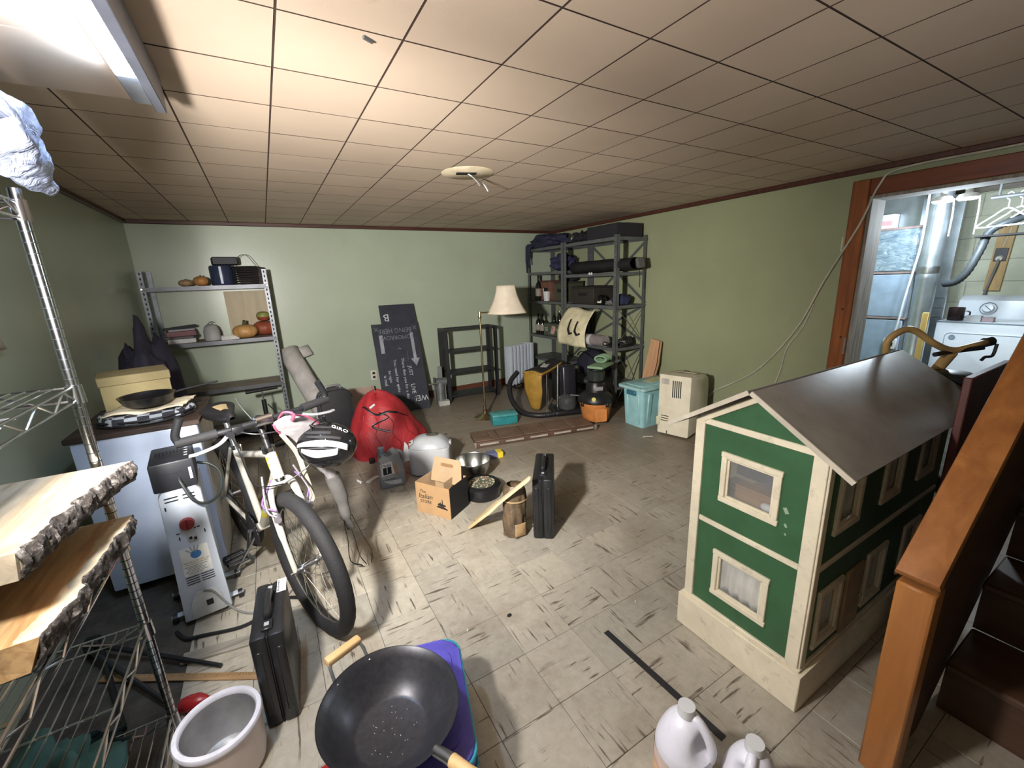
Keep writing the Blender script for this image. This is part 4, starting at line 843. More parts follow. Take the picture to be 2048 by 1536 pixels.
# ---------------------------------------------------------------- back wall, right part
fb = thing('folding_bookshelf', 'black folding slatted bookshelf standing against the back wall behind the floor lamp', 'bookshelf', (2.09, 4.70, 0), -5)
bk_ = mat('black_wood', (34, 36, 42), .5)
for x in (-.315, .315):
    sd_ = MB().box((x, -.125, .44), (.045, .028, .88), None, .003).build('post', bk_, fb); MB().box((x, .125, .44), (.045, .028, .88), None, .003).build('post', bk_, fb)
    for z in (.865, .03): MB().box((x, 0, z), (.044, .222, .03)).build('side_rail', bk_, fb)
for z in (.872, .605, .345, .065):
    for y in ((-.105, .105) if z > .8 else (-.10, -.05, 0, .05, .10)): MB().box((0, y, z), (.586, .042 if z < .8 else .022, .016)).build('slat', bk_, fb)
ch_ = thing('column_heater', 'white finned column heater by the back wall beside the black bookshelf', 'heater', (2.80, 4.72, 0), 12)
for k in range(6): MB().prism(roundrect(.044, .52, .021, 4), .13, frame((-.15+k*.062, .065, .32), (1, 0, 0), (0, 0, 1)), .006).build('fin', hw, ch_)
MB().box((.215, 0, .32), (.06, .15, .54), None, .012, 2).build('control_housing', hw, ch_); MB().box((.249, 0, .32), (.008, .13, .50)).build('dark_backplate', blackm, ch_)
for x in (-.12, .12): MB().box((x, 0, .035), (.025, .24, .03), None, .005).build('foot', black, ch_)
MB().tube(spline([(.24, -.03, .08), (.16, -.14, .012), (0, -.18, .007), (-.10, -.26, .007), (.03, -.36, .007)], 6), .004, 6).build('power_cord', black, ch_)
# floor lamp
fl_ = thing('floor_lamp', 'brass swing arm floor lamp with a cream bell shade', 'floor lamp', (1.85, 3.83, 0)); brass = mat('brass', (196, 182, 144), .25, 1, .1)
MB().lathe([(0, 0), (.115, 0), (.12, .008), (.10, .02), (.05, .03), (.025, .05), (.02, .08), (.03, .09), (.018, .10), (.014, .13), (.022, .14), (.013, .15), (0, .15)], 36).build('base', brass, fl_)
m = MB(); m.cyl((0, 0, .14), (0, 0, 1.07), .0105, n=14); m.build('pole', brass, fl_)
MB().lathe([(0, 1.05), (.016, 1.05), (.02, 1.065), (.012, 1.085), (.012, 1.12), (0, 1.125)], 18).build('finial', brass, fl_)
m = MB(); m.cyl((.0, 0, 1.105), (.31, 0, 1.105), .006, n=8); m.build('swing_arm', brass, fl_); MB().cyl((.31, 0, 1.105), (.31, 0, 1.20), .016, n=12).build('lamp_holder', brass, fl_)
shm = mat('linen_shade', (232, 218, 194), .85, var=.05, bump=.15, bscale=180)
def shade(u, v):
    a = 2*PI*u; q = abs(((u*6) % 1)-.5)*2; rr = (.105+.115*(1-v)**1.7)*(1-.055*(1-q*q)); return V((.315+rr*math.cos(a), rr*math.sin(a), 1.085+.275*v))
sh_ = MB().grid(shade, 48, 12, cu=True).build('lamp_shade', shm, fl_, smooth=25, solid=.003)
for v0 in (0, 1): MB().tube([shade(k/48, v0) for k in range(48)], .0035, 6, True).build('shade_trim', mat('shade_trim', (214, 198, 170), .8), sh_)
# teal case and long brown panel
tc_ = thing('teal_case', 'small translucent teal plastic case on the floor beside the lamp base', 'case', (1.925, 3.56, 0), -14)
tl = mat('teal_plastic', (40, 138, 142), .3); MB().box((0, 0, .042), (.26, .15, .082), None, .012, 2).build('tray', tl, tc_); MB().box((0, 0, .098), (.264, .154, .03), None, .010, 2).build('lid', mat('teal_lid', (70, 156, 158), .3), tc_); MB().box((0, -.079, .084), (.05, .008, .022), None, .003).build('latch', tl, tc_)
lp = thing('shutter_panel', 'long brown panelled board with pale metal edge strips lying on the floor', 'panel', (1.99, 3.115, .0), -12.3)
bw_ = mat('brown_panel', (112, 88, 70), .55, var=.15); bd_ = mat('brown_panel_dark', (92, 66, 52), .55)
MB().box((0, 0, .026), (1.14, .28, .050), None, .008, 2).build('base_board', bd_, lp)
for k in range(5):
    w_ = .222; MB().box((-.464+k*.232, .012, .0525), (w_, .252, .008), None, .003).build('panel', bw_, lp)
MB().tube(spline([(-.50, -.03, .0585), (-.44, -.03, .0585), (-.44, .05, .0585), (-.52, .07, .0585)], 3), .006, 5, flat=.5).build('recessed_handle', bd_, lp)
for k in range(5): MB().box((-.46+k*.232, -.1515, .034), (.17, .005, .016)).build('metal_strip', mat('pale_strip_metal', (196, 188, 176), .4, .4), lp)
for x in (-.583, .583): MB().box((x, -.138, .03), (.028, .03, .052), None, .008, 2).build('corner_cap', mat('corner_metal', (150, 140, 128), .4, .5), lp)
# mustard chair, hose and vacuum
mc = thing('moulded_chair', 'mustard yellow moulded seat with a black top pad', 'seat', (2.40, 3.68, 0), 22); mus = mat('mustard', (172, 130, 44), .5)
def tongue(u, v):
    w = (.045+.070*min(1, v*1.9)**.7)*(1 if v < .8 else 1+.1*(v-.8)); z = .025+.42*v; x = -.02-.05*math.sin(v*PI*.5)+.02*(2*u-1)**2+.06*max(0, v-.85)
    return V((x, (2*u-1)*w, z))
MB().grid(tongue, 10, 16).build('front_shell', mus, mc, solid=.012)
def top(u, v): return V((-.06+.46*u, (2*v-1)*(.12-.02*u), .445+.035*u*u*1.4-.01*math.cos(v*PI*2)))
MB().grid(top, 12, 8).build('seat_shell', mus, mc, solid=.022); MB().grid(lambda u, v: top(.04+.93*u, .06+.88*v)+V((0, 0, .016)), 12, 8).build('black_pad', mat('pad_black', (30, 28, 32), .7), mc, solid=.012)
MB().box((.17, -.02, .490), (.17, .075, .002), (0, R(-3), R(20))).build('paper_sheet', white, mc)
for x, y in ((.10, -.08), (.10, .08), (.36, -.07), (.36, .07)): MB().cyl((x, y, 0), (x, y, .445), .006, n=8).build('leg', steel, mc)
ho = thing('vacuum_hose', 'black ribbed vacuum hose looping on the floor around the mustard seat', 'hose', (0, 0, 0))
pts = spline([(2.36, 3.98, .40), (2.24, 3.95, .30), (2.17, 3.82, .16), (2.18, 3.64, .05), (2.26, 3.48, .035), (2.38, 3.41, .035), (2.50, 3.40, .035)], 14)
MB().tube(pts, [.030 if i % 2 else .026 for i in range(len(pts))], 10).build('ribbed_tube', mat('hose_black', (28, 28, 34), .5), ho)
MB().cyl(pts[-1], pts[-1]+V((.07, 0, .0)), .033, n=14).build('nozzle', black, ho)
vc = thing('upright_vacuum', 'black upright vacuum cleaner with a grey dust bowl behind the brown panel', 'vacuum', (2.64, 3.44, 0), -18)
MB().box((0, 0, .035), (.34, .26, .06), None, .025, 3).build('floor_head', black, vc); MB().lathe([(0, .065), (.09, .065), (.10, .10), (.09, .18), (.05, .21), (0, .215)], 24, MX.Translation((.0, -.02, 0))).build('dust_bowl', mat('smoke_grey', (70, 72, 74), .2), vc)
MB().box((.04, .07, .33), (.16, .10, .36), (R(-6), 0, 0), .03, 3).build('body', mat('vac_body', (32, 32, 40), .35), vc); MB().cyl((-.09, .05, .06), (-.07, .08, .52), .012, n=10).build('wand', steel, vc); MB().box((.06, -.10, .215), (.11, .02, .012), (0, R(10), 0), .004).build('trim_strip', mat('silver_trim', (180, 180, 184), .3, .6), vc)
for x in (-.14, .14): MB().cyl((x-.012, .08, .045), (x+.012, .08, .045), .045, n=18).build('wheel', rubber, vc)
mn = thing('black_bin', 'black boxy appliance standing behind the upright vacuum', 'appliance', (2.93, 3.86, 0), -10)
MB().box((0, 0, .19), (.24, .22, .38), None, .02, 2).build('body', mat('bin_black', (26, 26, 34), .5), mn); MB().box((0, -.112, .26), (.18, .006, .16), None, .002).build('front_grille', black, mn)
# shop vac
sv = thing('shop_vacuum', 'orange and black wet dry shop vacuum beside the aqua storage tub', 'vacuum', (2.71, 3.06, 0), -20); org = mat('orange_plastic', (214, 130, 62), .45)
MB().lathe([(0, .025), (.122, .025), (.132, .035), (.158, .19), (.165, .20), (.165, .212)], 32).build('drum', org, sv)
MB().lathe([(0, .212), (.172, .212), (.176, .225), (.165, .26), (.13, .30), (.10, .315), (.095, .38), (.08, .41), (0, .415)], 32).build('motor_lid', mat('vac_black', (26, 26, 28), .4), sv)
MB().box((0, -.092, .355), (.075, .012, .04), None, .003).build('silver_label', mat('silver_label', (176, 178, 180), .3, .5), sv); MB().cyl((-.075, -.142, .268), (-.079, -.152, .270), .02, n=18).build('yellow_sticker', mat('yellow_green', (206, 200, 80), .5), sv)
for a in (-70, 20, 110, 200): MB().box((.168*math.cos(R(a)), .168*math.sin(R(a)), .205), (.03, .03, .045), (0, 0, R(a)), .006).build('latch', black, sv)
for k in range(4):
    a = R(45+90*k); MB().ball((.12*math.cos(a), .12*math.sin(a), .020), (.020, .020, .020), 2).build('caster', rubber, sv)
MB().box((0, -.150, .10), (.12, .010, .13), None, .004).build('front_rib', org, sv)
pot = thing('glass_jar', 'dark glass jar standing on top of the shop vacuum', 'jar', (2.71, 3.06, .416)); MB().lathe([(0, 0), (.07, 0), (.085, .015), (.088, .10), (.07, .115), (0, .118)], 28).build('body', mat('dark_glass', (46, 52, 48), .1), pot); MB().lathe([(.069, .113), (.078, .116), (.078, .128), (0, .13)], 28, cap=False).build('lid', black, pot)
gh = thing('mint_hose', 'pale green plastic coil and tray on top of the dark jar', 'hose', (2.78, 3.10, .549), 25); mint = mat('mint_plastic', (124, 160, 122), .5)
MB().box((-.02, -.03, .014), (.30, .16, .026), None, .010, 2).build('tray', mint, gh)
for k in range(6):
    m = MB(); m.tube([(.04+.022*k, .065*math.cos(a)*.9, .058+.030*math.sin(a)+.004) for a in [2*PI*i/16 for i in range(16)]], .010, 6, True); m.build('coil', mint, gh)
# aqua storage tub
tb = thing('storage_tub', 'aqua plastic storage tub with lid between the shop vacuum and the dehumidifier', 'storage tub', (3.13, 2.745, 0), 1); aq = mat('aqua_plastic', (140, 192, 196), .4, var=.06)
m = MB(); m.prism(roundrect(.50, .26, .035, 4), .37); 
for v in m.bm.verts: k = .90+.10*v.co.z/.37; v.co.x *= k; v.co.y *= k
m.build('body', aq, tb)
MB().prism(roundrect(.57, .33, .04, 4), .028, MX.Translation((0, 0, .37)), .006).build('lid', mat('aqua_lid', (150, 196, 196), .4), tb); MB().prism(roundrect(.46, .22, .03, 4), .010, MX.Translation((0, 0, .398)), .004).build('lid_panel', aq, tb)
MB().box((.08, .02, .4085), (.26, .10, .002), (0, 0, R(8))).build('paper_sheet', mat('buff_paper', (200, 196, 150), .8), tb)
MB().box((-.262, .0, .335), (.02, .11, .045), None, .006).build('handle', mat('teal_handle', (44, 110, 130), .4), tb)
for y in (-.07, .07): MB().box((-.236, y, .18), (.022, .035, .30), (0, R(-4), 0), .006).build('rib', aq, tb)
for x in (-.15, .0, .15): MB().box((x, -.125, .18), (.05, .016, .30), (R(4), 0, 0), .006).build('rib', aq, tb)
# dehumidifier
dh = thing('portable_air_conditioner', 'cream portable air conditioner beside the aqua tub and the green dollhouse', 'air conditioner', (3.145, 2.375, 0), 15); acm = mat('ac_cream', (222, 214, 188), .45, var=.05)
def profile(): return [(-.20, .02), (.20, .02), (.205, .10), (.205, .44), (.185, .50), (.12, .535), (-.10, .56), (-.20, .56)]
m = MB(); m.prism(profile(), .285, frame((0, .1425, 0), (1, 0, 0), (0, 0, 1)), .014); m.build('body', acm, dh)
m = MB(); [m.box((-.2015, -.055+k*.017, .44), (.003, .008, .15)) for k in range(5)]; m.build('intake_slots', blackm, dh)
m = MB(); [m.box((-.2015, .075, .185-k*.022), (.003, .07, .006)) for k in range(3)]; m.build('drain_slots', blackm, dh)
MB().box((-.2015, .085, .50), (.002, .07, .05)).build('rating_label', mat('label_pinkgrey', (186, 178, 166), .6), dh); MB().box((-.2015, .05, .035), (.003, .007, .03)).build('foot_slot', blackm, dh)
m = MB(); m.box((.05, 0, .549), (.10, .20, .006), (0, R(7), 0), .002); m.build('top_grille', mat('ac_top', (190, 180, 150), .5), dh); MB().box((.10, .02, .547), (.03, .05, .006), (0, R(10), 0)).build('control_knob', black, dh)
MB().box((-.205, .135, .13), (.012, .03, .08), None, .003).build('drain_cap', mat('cap_cream', (214, 214, 178), .5), dh); MB().b2((.205, -.13, .03), (.222, .13, .50), .006).build('rear_grille', mat('rear_dark', (60, 60, 58), .6), dh)
for x in (-.15, .15):
    for y in (-.10, .10): MB().cyl((x, y-.012, .018), (x, y+.012, .018), .018, n=12).build('caster', black, dh)
# leaning live board
ob = thing('orange_board', 'orange-tan board with a wavy edge leaning on the right wall behind the storage tub', 'board', (3.40, 3.05, 0), 0, None, (0, R(11), 0)); ow = wood('tan_board', (214, 166, 122), (190, 138, 96), 2, 4, .6)
MB().prism([(-.085, 0), (.075, 0), (.085, .2), (.07, .35), (.09, .5), (.078, .74), (-.06, .76), (-.072, .5), (-.09, .3)], .022, frame((0, 0, 0), (0, -1, 0), (0, 0, 1)), .003).build('board', ow, ob)
MB().prism([(.062, .74), (.074, .5), (.055, .35), (.07, .2), (.06, 0), (.068, 0), (.079, .2), (.064, .35), (.084, .5), (.072, .74)], .002, frame((-.0225, 0, 0), (0, -1, 0), (0, 0, 1))).build('dark_edge', mat('dark_edge', (70, 44, 26), .7), ob)

# ---------------------------------------------------------------- grey steel shelving in the back right corner
def steel_unit(label, y0, y1, levels, braces):
    g = thing('steel_shelving', label, 'shelving', (0, 0, 0), 0, 'grey steel shelving units'); x0, x1 = 3.15, 3.57
    for x, sx in ((x0, 1), (x1, -1)):
        for y, sy in ((y0, 1), (y1, -1)):
            m = MB(); m.box((x+sx*.0012, y+sy*.022, .91), (.0024, .044, 1.82)); m.box((x+sx*.020, y+sy*.0012, .91), (.040, .0024, 1.82)); p = m.build('post', darkmetal, g)
            m = MB(); [m.cyl((x-sx*.0004, y+sy*.022, .05+k*.05), (x+sx*.003, y+sy*.022, .05+k*.05), .005, n=8) for k in range(36)]; m.build('bolt_holes', blackm, p)['kind'] = 'stuff'
    for z in levels:
        m = MB(); m.b2((x0+.003, y0+.003, z-.003), (x1-.003, y1-.003, z)); m.b2((x0+.003, y0+.003, z-.034), (x0+.006, y1-.003, z-.0015)); m.b2((x1-.006, y0+.003, z-.034), (x1-.003, y1-.003, z-.0015)); m.b2((x0+.004, y0+.003, z-.034), (x1-.004, y0+.006, z-.0015)); m.b2((x0+.004, y1-.006, z-.034), (x1-.004, y1-.003, z-.0015)); m.build('shelf', darkmetal, g)
    for (ya, za, yb, zb, xa, xb) in braces:
        for (p, q2) in (((xa, ya, za), (xb, yb, zb)), ((xa, ya, zb), (xb, yb, za))):
            a, b = V(p), V(q2); m = MB(); d = b-a; m.box((a+b)/2, (.004, d.length, .024), None, 0, 1, None); bm = m.bm
            mt = (a+b)/2; bmesh.ops.translate(bm, vec=-mt, verts=bm.verts); bmesh.ops.transform(bm, matrix=V((0, 1, 0)).rotation_difference(d.normalized()).to_matrix().to_4x4(), verts=bm.verts); bmesh.ops.translate(bm, vec=mt, verts=bm.verts); m.build('brace', darkmetal, g)
    return g
U1 = steel_unit('grey steel shelving unit nearer the back wall corner', 4.16, 4.95, (1.80, 1.50, 1.13, .68, .37), [(4.16, .68, 4.95, 1.13, 3.575, 3.575), (4.16, .02, 4.95, .66, 3.575, 3.575)])
U2 = steel_unit('grey steel shelving unit with cross braced end beside the air conditioner', 3.26, 4.145, (1.80, 1.45, 1.11, .66, .23), [(3.253, .68, 3.253, 1.10, 3.15, 3.57), (3.26, .68, 4.14, 1.10, 3.576, 3.576), (3.26, 1.12, 4.14, 1.78, 3.576, 3.576), (3.253, .03, 3.253, .65, 3.15, 3.57), (3.26, .03, 4.14, .65, 3.576, 3.576)])
def navy(n, c): return mat(n, c, .85, bump=.3, bscale=30)
nv = navy('navy_cloth', (36, 38, 66)); dkc = navy('dusk_cloth', (34, 34, 40))
cl_ = thing('navy_jacket', 'navy blue jacket heaped over the far end of the top steel shelf', 'jacket', (3.30, 4.62, 1.80))
m = MB(); m.ball((0, 0, .05), (.17, .34, .11), 4, .5, 4, .003, 2); m.build('bundle', nv, cl_, smooth=80)
for y, l in ((.24, .24), (.28, .30), (.20, .20)): MB().tube(spline([(-.14, y, .05), (-.18, y+.01, .02), (-.185, y+.02, -l*.5), (-.18, y+.02, -l)], 4), [.022]*5+[.014]*4+[.008]*4, 7).build('hanging_cord', nv, cl_)
mb_ = thing('metal_parts', 'pile of dark metal parts on the middle of the top steel shelves', 'metal parts', (3.28, 4.02, 1.801))
m = MB(); m.ball((0, -.05, .05), (.12, .07, .07), 3, .6, 5, .002, 6); m.build('bundle', dkc, mb_); m = MB(); m.lathe([(.035, 0), (.05, .005), (.05, .045), (.035, .05)], 18, frame((-.06, .08, .01), (0, 1, 0), (0, 0, 1)) @ MX.Translation((0, .05, 0)), cap=False); m.build('shiny_ring', steel, mb_)
tr = thing('dark_tray_box', 'long dark open crate on the near end of the top steel shelf', 'crate', (3.35, 3.52, 1.801))
MB().box((0, 0, .005), (.34, .46, .01)).build('bottom', dkc, tr)
for c, sz in (((-.17, 0, .07), (.012, .46, .13)), ((.17, 0, .07), (.012, .46, .13)), ((0, -.23, .07), (.34, .012, .13)), ((0, .23, .07), (.34, .012, .13))): MB().box(c, sz).build('side', dkc, tr)
gbag = thing('garment_bag', 'long black garment bag sticking out past the end of the second steel shelf', 'bag', (3.30, 3.62, 1.452))
def gb_(u, v):
    a = 2*PI*v; y = .50-1.02*u; w = .05+.05*math.sin(u*PI*.9)+.05*u; s = max(0, u-.70); x = -.02-.03*s
    return V((x+math.cos(a)*w*(1.2-.3*u), y, max(.075+math.sin(a)*(.07-.01*u)-.20*s*0, .004)+(-.0 if u < .7 else 0)+.01*noise.noise(V((u*9, math.cos(a)*2, 1)))))
m = MB(); m.grid(gb_, 28, 14); m.build('sleeve', mat('garment_black', (24, 23, 26), .75), gbag, smooth=80)
MB().box((-.02, -.55, .08), (.10, .04, .10), (R(-15), 0, 0), .01).build('open_end', mat('lining_grey', (92, 92, 90), .8), gbag); MB().tube([(.02, -.50, .03), (.025, -.51, -.06), (.02, -.515, -.16)], .004, 5).build('dangling_cord', black, gbag)
for y in (.02, .055): MB().ball((-.155, y, -.004), (.012, .013, .016), 2).build('white_tag', white, gbag)
lump('blue_coat', 'dark blue coat bundled on the second steel shelf', 'coat', (3.33, 4.38, 1.60), (.15, .18, .10), navy('blue_coat', (44, 44, 84)), .4, 4, 12, 1.503)
def crate(name, label, x, y, z, sx_, sy, h, c, lid=False, grp=None):
    g = thing(name, label, name.split('_')[-1], (x, y, z), 0, grp); mt = mat(name+'_m%d' % c[0], c, .7)
    MB().box((0, 0, h/2), (sx_, sy, h), None, .004).build('body', mt, g); MB().box((0, 0, h-.012), (sx_+.008, sy+.008, .024), None, .003).build('rim', mat(name+'_r%d' % c[0], [v*.7 for v in c], .7), g)
    MB().box((-sx_/2-.001, 0, h*.55), (.003, sy*.4, h*.18)).build('handle_slot', blackm, g); return g
crate('brown_carton', 'reddish brown carton on the third steel shelf near the back corner', 3.38, 4.66, 1.132, .28, .24, .26, (122, 78, 62))
pc = thing('paper_cup', 'white paper cup with a spoon in front of the reddish carton', 'cup', (3.20, 4.58, 1.132)); MB().lathe([(0, 0), (.038, 0), (.05, .12), (.048, .12), (.036, .004)], 20, cap=False).build('cup', white, pc); MB().cyl((.0, .03, .01), (-.01, .065, .16), .005, n=6).build('spoon', offwhite, pc)
def bottle(label, x, y, z, h, r, c, grp):
    g = thing('wine_bottle', label, 'bottle', (x, y, z), random.uniform(-20, 40), grp); MB().lathe([(0, 0), (r, 0), (r*1.02, .006), (r*1.02, h*.56), (r*.8, h*.66), (r*.36, h*.76), (r*.34, h*.96), (r*.4, h*.97), (r*.4, h), (0, h)], 22).build('glass', mat('dark_bottle', c, .1), g)
    MB().lathe([(r*1.03, h*.18), (r*1.04, h*.18), (r*1.04, h*.48), (r*1.03, h*.48)], 22, cap=False).build('label', mat('bottle_label', (150, 140, 130), .7), g)
G_ = 'dark bottles on the steel shelves'
bottle('dark wine bottle on the third steel shelf beside the reddish carton', 3.22, 4.80, 1.132, .33, .042, (22, 24, 22), G_)
bottle('dark bottle on the fourth steel shelf at the left of the printed beer carton', 3.20, 4.79, .682, .28, .037, (22, 24, 22), G_)
bottle('second dark bottle pressed beside the printed beer carton', 3.21, 4.71, .682, .27, .035, (22, 24, 22), G_)
crate('olive_crate', 'tall olive crate on the third steel shelf next to the white paper cup', 3.36, 4.32, 1.132, .30, .22, .24, (70, 70, 52)); crate('dark_crate', 'dark wooden crate on the third shelf of the braced steel unit', 3.36, 3.86, 1.112, .32, .38, .20, (48, 42, 38))
lump('black_bag', 'small black bag on top of the olive crate', 'bag', (3.36, 4.33, 1.43), (.13, .10, .07), dkc, .3, 4, 21, 1.374)
hl = thing('black_helmet', 'small black rounded helmet on the third shelf of the braced steel unit', 'helmet', (3.22, 3.56, 1.112)); MB().lathe([(.05, 0), (.058, .03), (.05, .075), (.03, .10), (0, .108)], 24).build('shell', hb, hl); MB().box((-.045, -.02, .03), (.03, .05, .02), (0, 0, .3), .005).build('buckle', offwhite, hl)
lump('knit_hat', 'dark blue knitted cap lying on the third shelf of the braced steel unit', 'cap', (3.32, 3.36, 1.15), (.10, .085, .075), navy('blue_cap', (40, 46, 84)), .25, 4, 31, 1.113); lump('grey_rag', 'grey rag next to the dark blue cap on the braced steel unit', 'rag', (3.25, 3.46, 1.13), (.05, .045, .025), mat('rag_grey', (110, 108, 104), .9), .5, 4, 33, 1.113)
bc = thing('beer_carton', 'green printed beer carton on the fourth steel shelf', 'carton', (3.34, 4.44, .6815)); MB().box((0, 0, .08), (.30, .42, .16), None, .003).build('box_body', mat('carton_green', (74, 86, 72), .7), bc)
FL = frame((-.151, 0, .08), (0, -1, 0), (0, 0, 1)); m = MB(); m.prism([(-.055, -.05), (.02, -.055), (.055, .01), (.05, .05), (.0, .05), (-.02, .055)], .001, FL); m.build('printed_star', mat('star_pink', (206, 160, 150), .7), bc); text('V', .05, FL @ MX.Translation((.0, .015, .0014)), mat('print_red', (160, 50, 50), .7), bc)
text('BEER', .05, FL @ MX.Translation((.13, .005, .0006)), mat('print_cream', (176, 176, 156), .7), bc)
m = MB(); [m.box((-.1514, .15, .10-k*.02), (.0012, .08-k*.01, .009)) for k in range(3)]; m.build('small_print', mat('print_cream', (176, 176, 156), .7), bc)
for k, (y, h, lb) in enumerate(((4.55, .13, 'small dark bottle on the beer carton, nearer the wall corner'), (4.43, .16, 'pale capped small bottle on the middle of the beer carton'), (4.33, .09, 'low dark jar on the near end of the beer carton'))):
    g = thing('small_bottle', lb, 'bottle', (3.29, y, .842), 0, 'small bottles on the beer carton'); MB().lathe([(0, 0), (.028, 0), (.028, h*.6), (.014, h*.75), (.013, h*.9), (0, h*.9)], 16).build('glass', mat('dark_bottle', (22, 24, 22), .1), g); MB().cyl((0, 0, h*.9), (0, 0, h), .016, n=12).build('cap', (black, steel, black)[k], g)
tg = thing('tote_bag', 'cream canvas tote bag with black handles draped over the fourth steel shelf', 'tote bag', (3.15, 3.86, .70)); cv = mat('cream_canvas', (226, 216, 176), .9, bump=.2, bscale=90)
def tote(u, v):
    y = .26-.50*u+.02*math.sin(v*3); z = .36-.42*v; return V((-.06-.03*math.sin(v*PI)+.02*math.sin(u*7)*v-.05*(v > .0)*v+.10*(1-v)**2, y, z+.02*math.sin(u*PI*2)*(1-v)))
MB().grid(tote, 16, 14).build('canvas', cv, tg, solid=.006, smooth=70)
for u in (.42, .68): MB().tube([tote(u, .30)+V((-.014, 0, 0)), tote(u+.01, .40)+V((-.02, .0, 0)), tote(u+.05, .55)+V((-.035, 0, 0)), tote(u+.14, .66)+V((-.035, 0, 0)), tote(u+.20, .62)+V((-.02, 0, 0))], .013, 6, flat=.5).build('handle', black, tg)
yr = thing('rolled_towel', 'grey roll with a white band on the fourth steel shelf beside the tote', 'roll', (3.125, 3.62, .725)); gr_ = mat('roll_grey', (136, 126, 128), .9)
m = MB(); m.cyl((0, .22, 0), (.02, -.22, 0), .062, n=28); m.build('roll', gr_, yr); m = MB(); m.cyl((.0095, .02, 0), (.0115, -.025, 0), .0635, n=28); m.build('white_band', white, yr); MB().ball((-.01, -.245, -.02), (.03, .03, .025), 2).build('shiny_buckle', steel, yr)
shoes = mat('shoe_dark', (40, 40, 44), .5)
for k, (y, lb) in enumerate(((3.40, 'dark shoe with grey stripes on the fourth shelf of the braced unit, farther one'), (3.31, 'dark shoe with grey stripes on the fourth shelf of the braced unit, nearer one'))):
    g = thing('shoe', lb, 'shoe', (3.34, y, .662), 180+8*k, 'shoes on the steel shelf'); MB().box((0, 0, .010), (.24, .075, .02), None, .008).build('sole', blackm, g); MB().grid(lambda u, v: V((-.11+.22*u, math.cos(PI*v)*.036*(1-.3*abs(u-.4)), .018+math.sin(PI*v)*(.03+.05*(1-u)**1.5))), 12, 8).build('upper', shoes, g, solid=.004)
    for d in (.0, .03): MB().tube([(.0+d, -.03, .035), (.02+d, -.015, .06), (.02+d, .015, .06), (.0+d, .03, .035)], .004, 5).build('stripe', mat('stripe_grey', (160, 160, 160), .6), g)
sbg = thing('sports_bag', 'rounded navy sports bag on the low shelf of the braced steel unit', 'bag', (3.36, 3.85, .2315)); m = MB(); m.ball((0, 0, .16), (.17, .22, .17), 4, .15, 3, .002, 41); m.build('body', mat('bag_navy', (30, 30, 50), .8), sbg, smooth=80); MB().tube(spline([(-.12, .15, .25), (-.16, .05, .31), (-.16, -.05, .31), (-.12, -.15, .25)], 4), .010, 6, flat=.5).build('strap', black, sbg)
# ---------------------------------------------------------------- middle of the floor
oj = thing('motor_oil_jug', 'silver-grey motor oil jug with white label in front of the red sack', 'jug', (.607, 2.86, 0), -4); og = mat('jug_grey', (140, 148, 156), .3, .25, .06)
prof = [(-.085, 0), (.075, 0), (.085, .012), (.085, .15), (.07, .17), (.066, .215), (.055, .255), (.03, .27), (.005, .262), (-.012, .225), (-.035, .228), (-.040, .262), (-.074, .262), (-.078, .225), (-.088, .20), (-.09, .012)]
MB().prism(prof, .10, frame((0, .05, 0), (1, 0, 0), (0, 0, 1)), .010).build('body', og, oj)
MB().tube(spline([(.052, 0, .255), (.078, 0, .235), (.088, 0, .19), (.084, 0, .155)], 4), .012, 8).build('handle', og, oj)
MB().cyl((-.057, 0, .262), (-.057, 0, .298), .024, .022, 20).build('cap', mat('jug_cap', (120, 142, 160), .3, .2), oj)
FJ = frame((0, -.0505, 0), (1, 0, 0), (0, 0, 1))
lb = MB().prism([(-.080, .190), (-.003, .203), (.004, .155), (.014, .105), (-.078, .098)], .0008, FJ).build('white_label', white, oj)
MB().prism([(-.066, .160), (-.008, .163), (-.008, .110), (-.066, .107)], .0014, FJ).build('black_square', blackm, lb); text('1', .062, FJ @ MX.Translation((-.038, .1365, .0017)), white, lb, sx=.85)
text('Mobil', .030, FJ @ MX.Translation((-.040, .1755, .0012)), mat('mobil_blue', (36, 44, 100), .5), lb)
MB().prism([(.012, .20), (.028, .17), (.036, .14), (.040, .11), (.030, .085), (.016, .10), (.008, .13), (.006, .17)], .0009, FJ).build('amber_stripe', mat('amber', (170, 130, 100), .4), oj)
m = MB(); m.prism([(-.075, .092), (.01, .092), (.01, .089), (-.075, .089)], .0006, FJ); m.prism([(-.075, .080), (.03, .080), (.03, .076), (-.075, .076)], .0006, FJ); m.prism([(-.07, .060), (.055, .050), (.055, .018), (-.02, .026)], .0006, FJ); m.build('small_print', mat('label_silver', (190, 194, 198), .4), oj)
text('FULL SYNTHETIC', .009, FJ @ MX.Translation((-.02, .068, .001)), blackm, oj)
tag(MB().prism([(-.04, 0), (.02, -.01), (.045, .10), (.03, .135), (.005, .09)], .002, frame((.735, 2.90, .14), (.9, .3, .1), (.1, .3, 1))).build('loose_label', white), 'white torn label leaning between the oil jug and the bread maker', 'label')
bm_r = thing('bread_maker', 'white bread maker with domed lid and window behind the cardboard box', 'bread maker', (.93, 2.93, 0), -28); bwm = mat('bread_white', (178, 180, 183), .3, var=.03)
m = MB(); m.prism(roundrect(.31, .23, .05, 5), .205, MX.Translation((0, 0, .008)), .012); m.build('body', bwm, bm_r)
def lid(u, v):
    a = 2*PI*u; k = v; sx_, sy = .155, .115; c_, s_ = math.cos(a), math.sin(a); e = (abs(c_)**3.2+abs(s_)**3.2)**(-1/3.2); return V((c_*e*sx_*k, s_*e*sy*k, .215+.075*(1-k**3.2)))
MB().grid(lid, 40, 10, cu=True).build('lid', mat('lid_white', (166, 170, 174), .25, var=.03), bm_r, smooth=60)
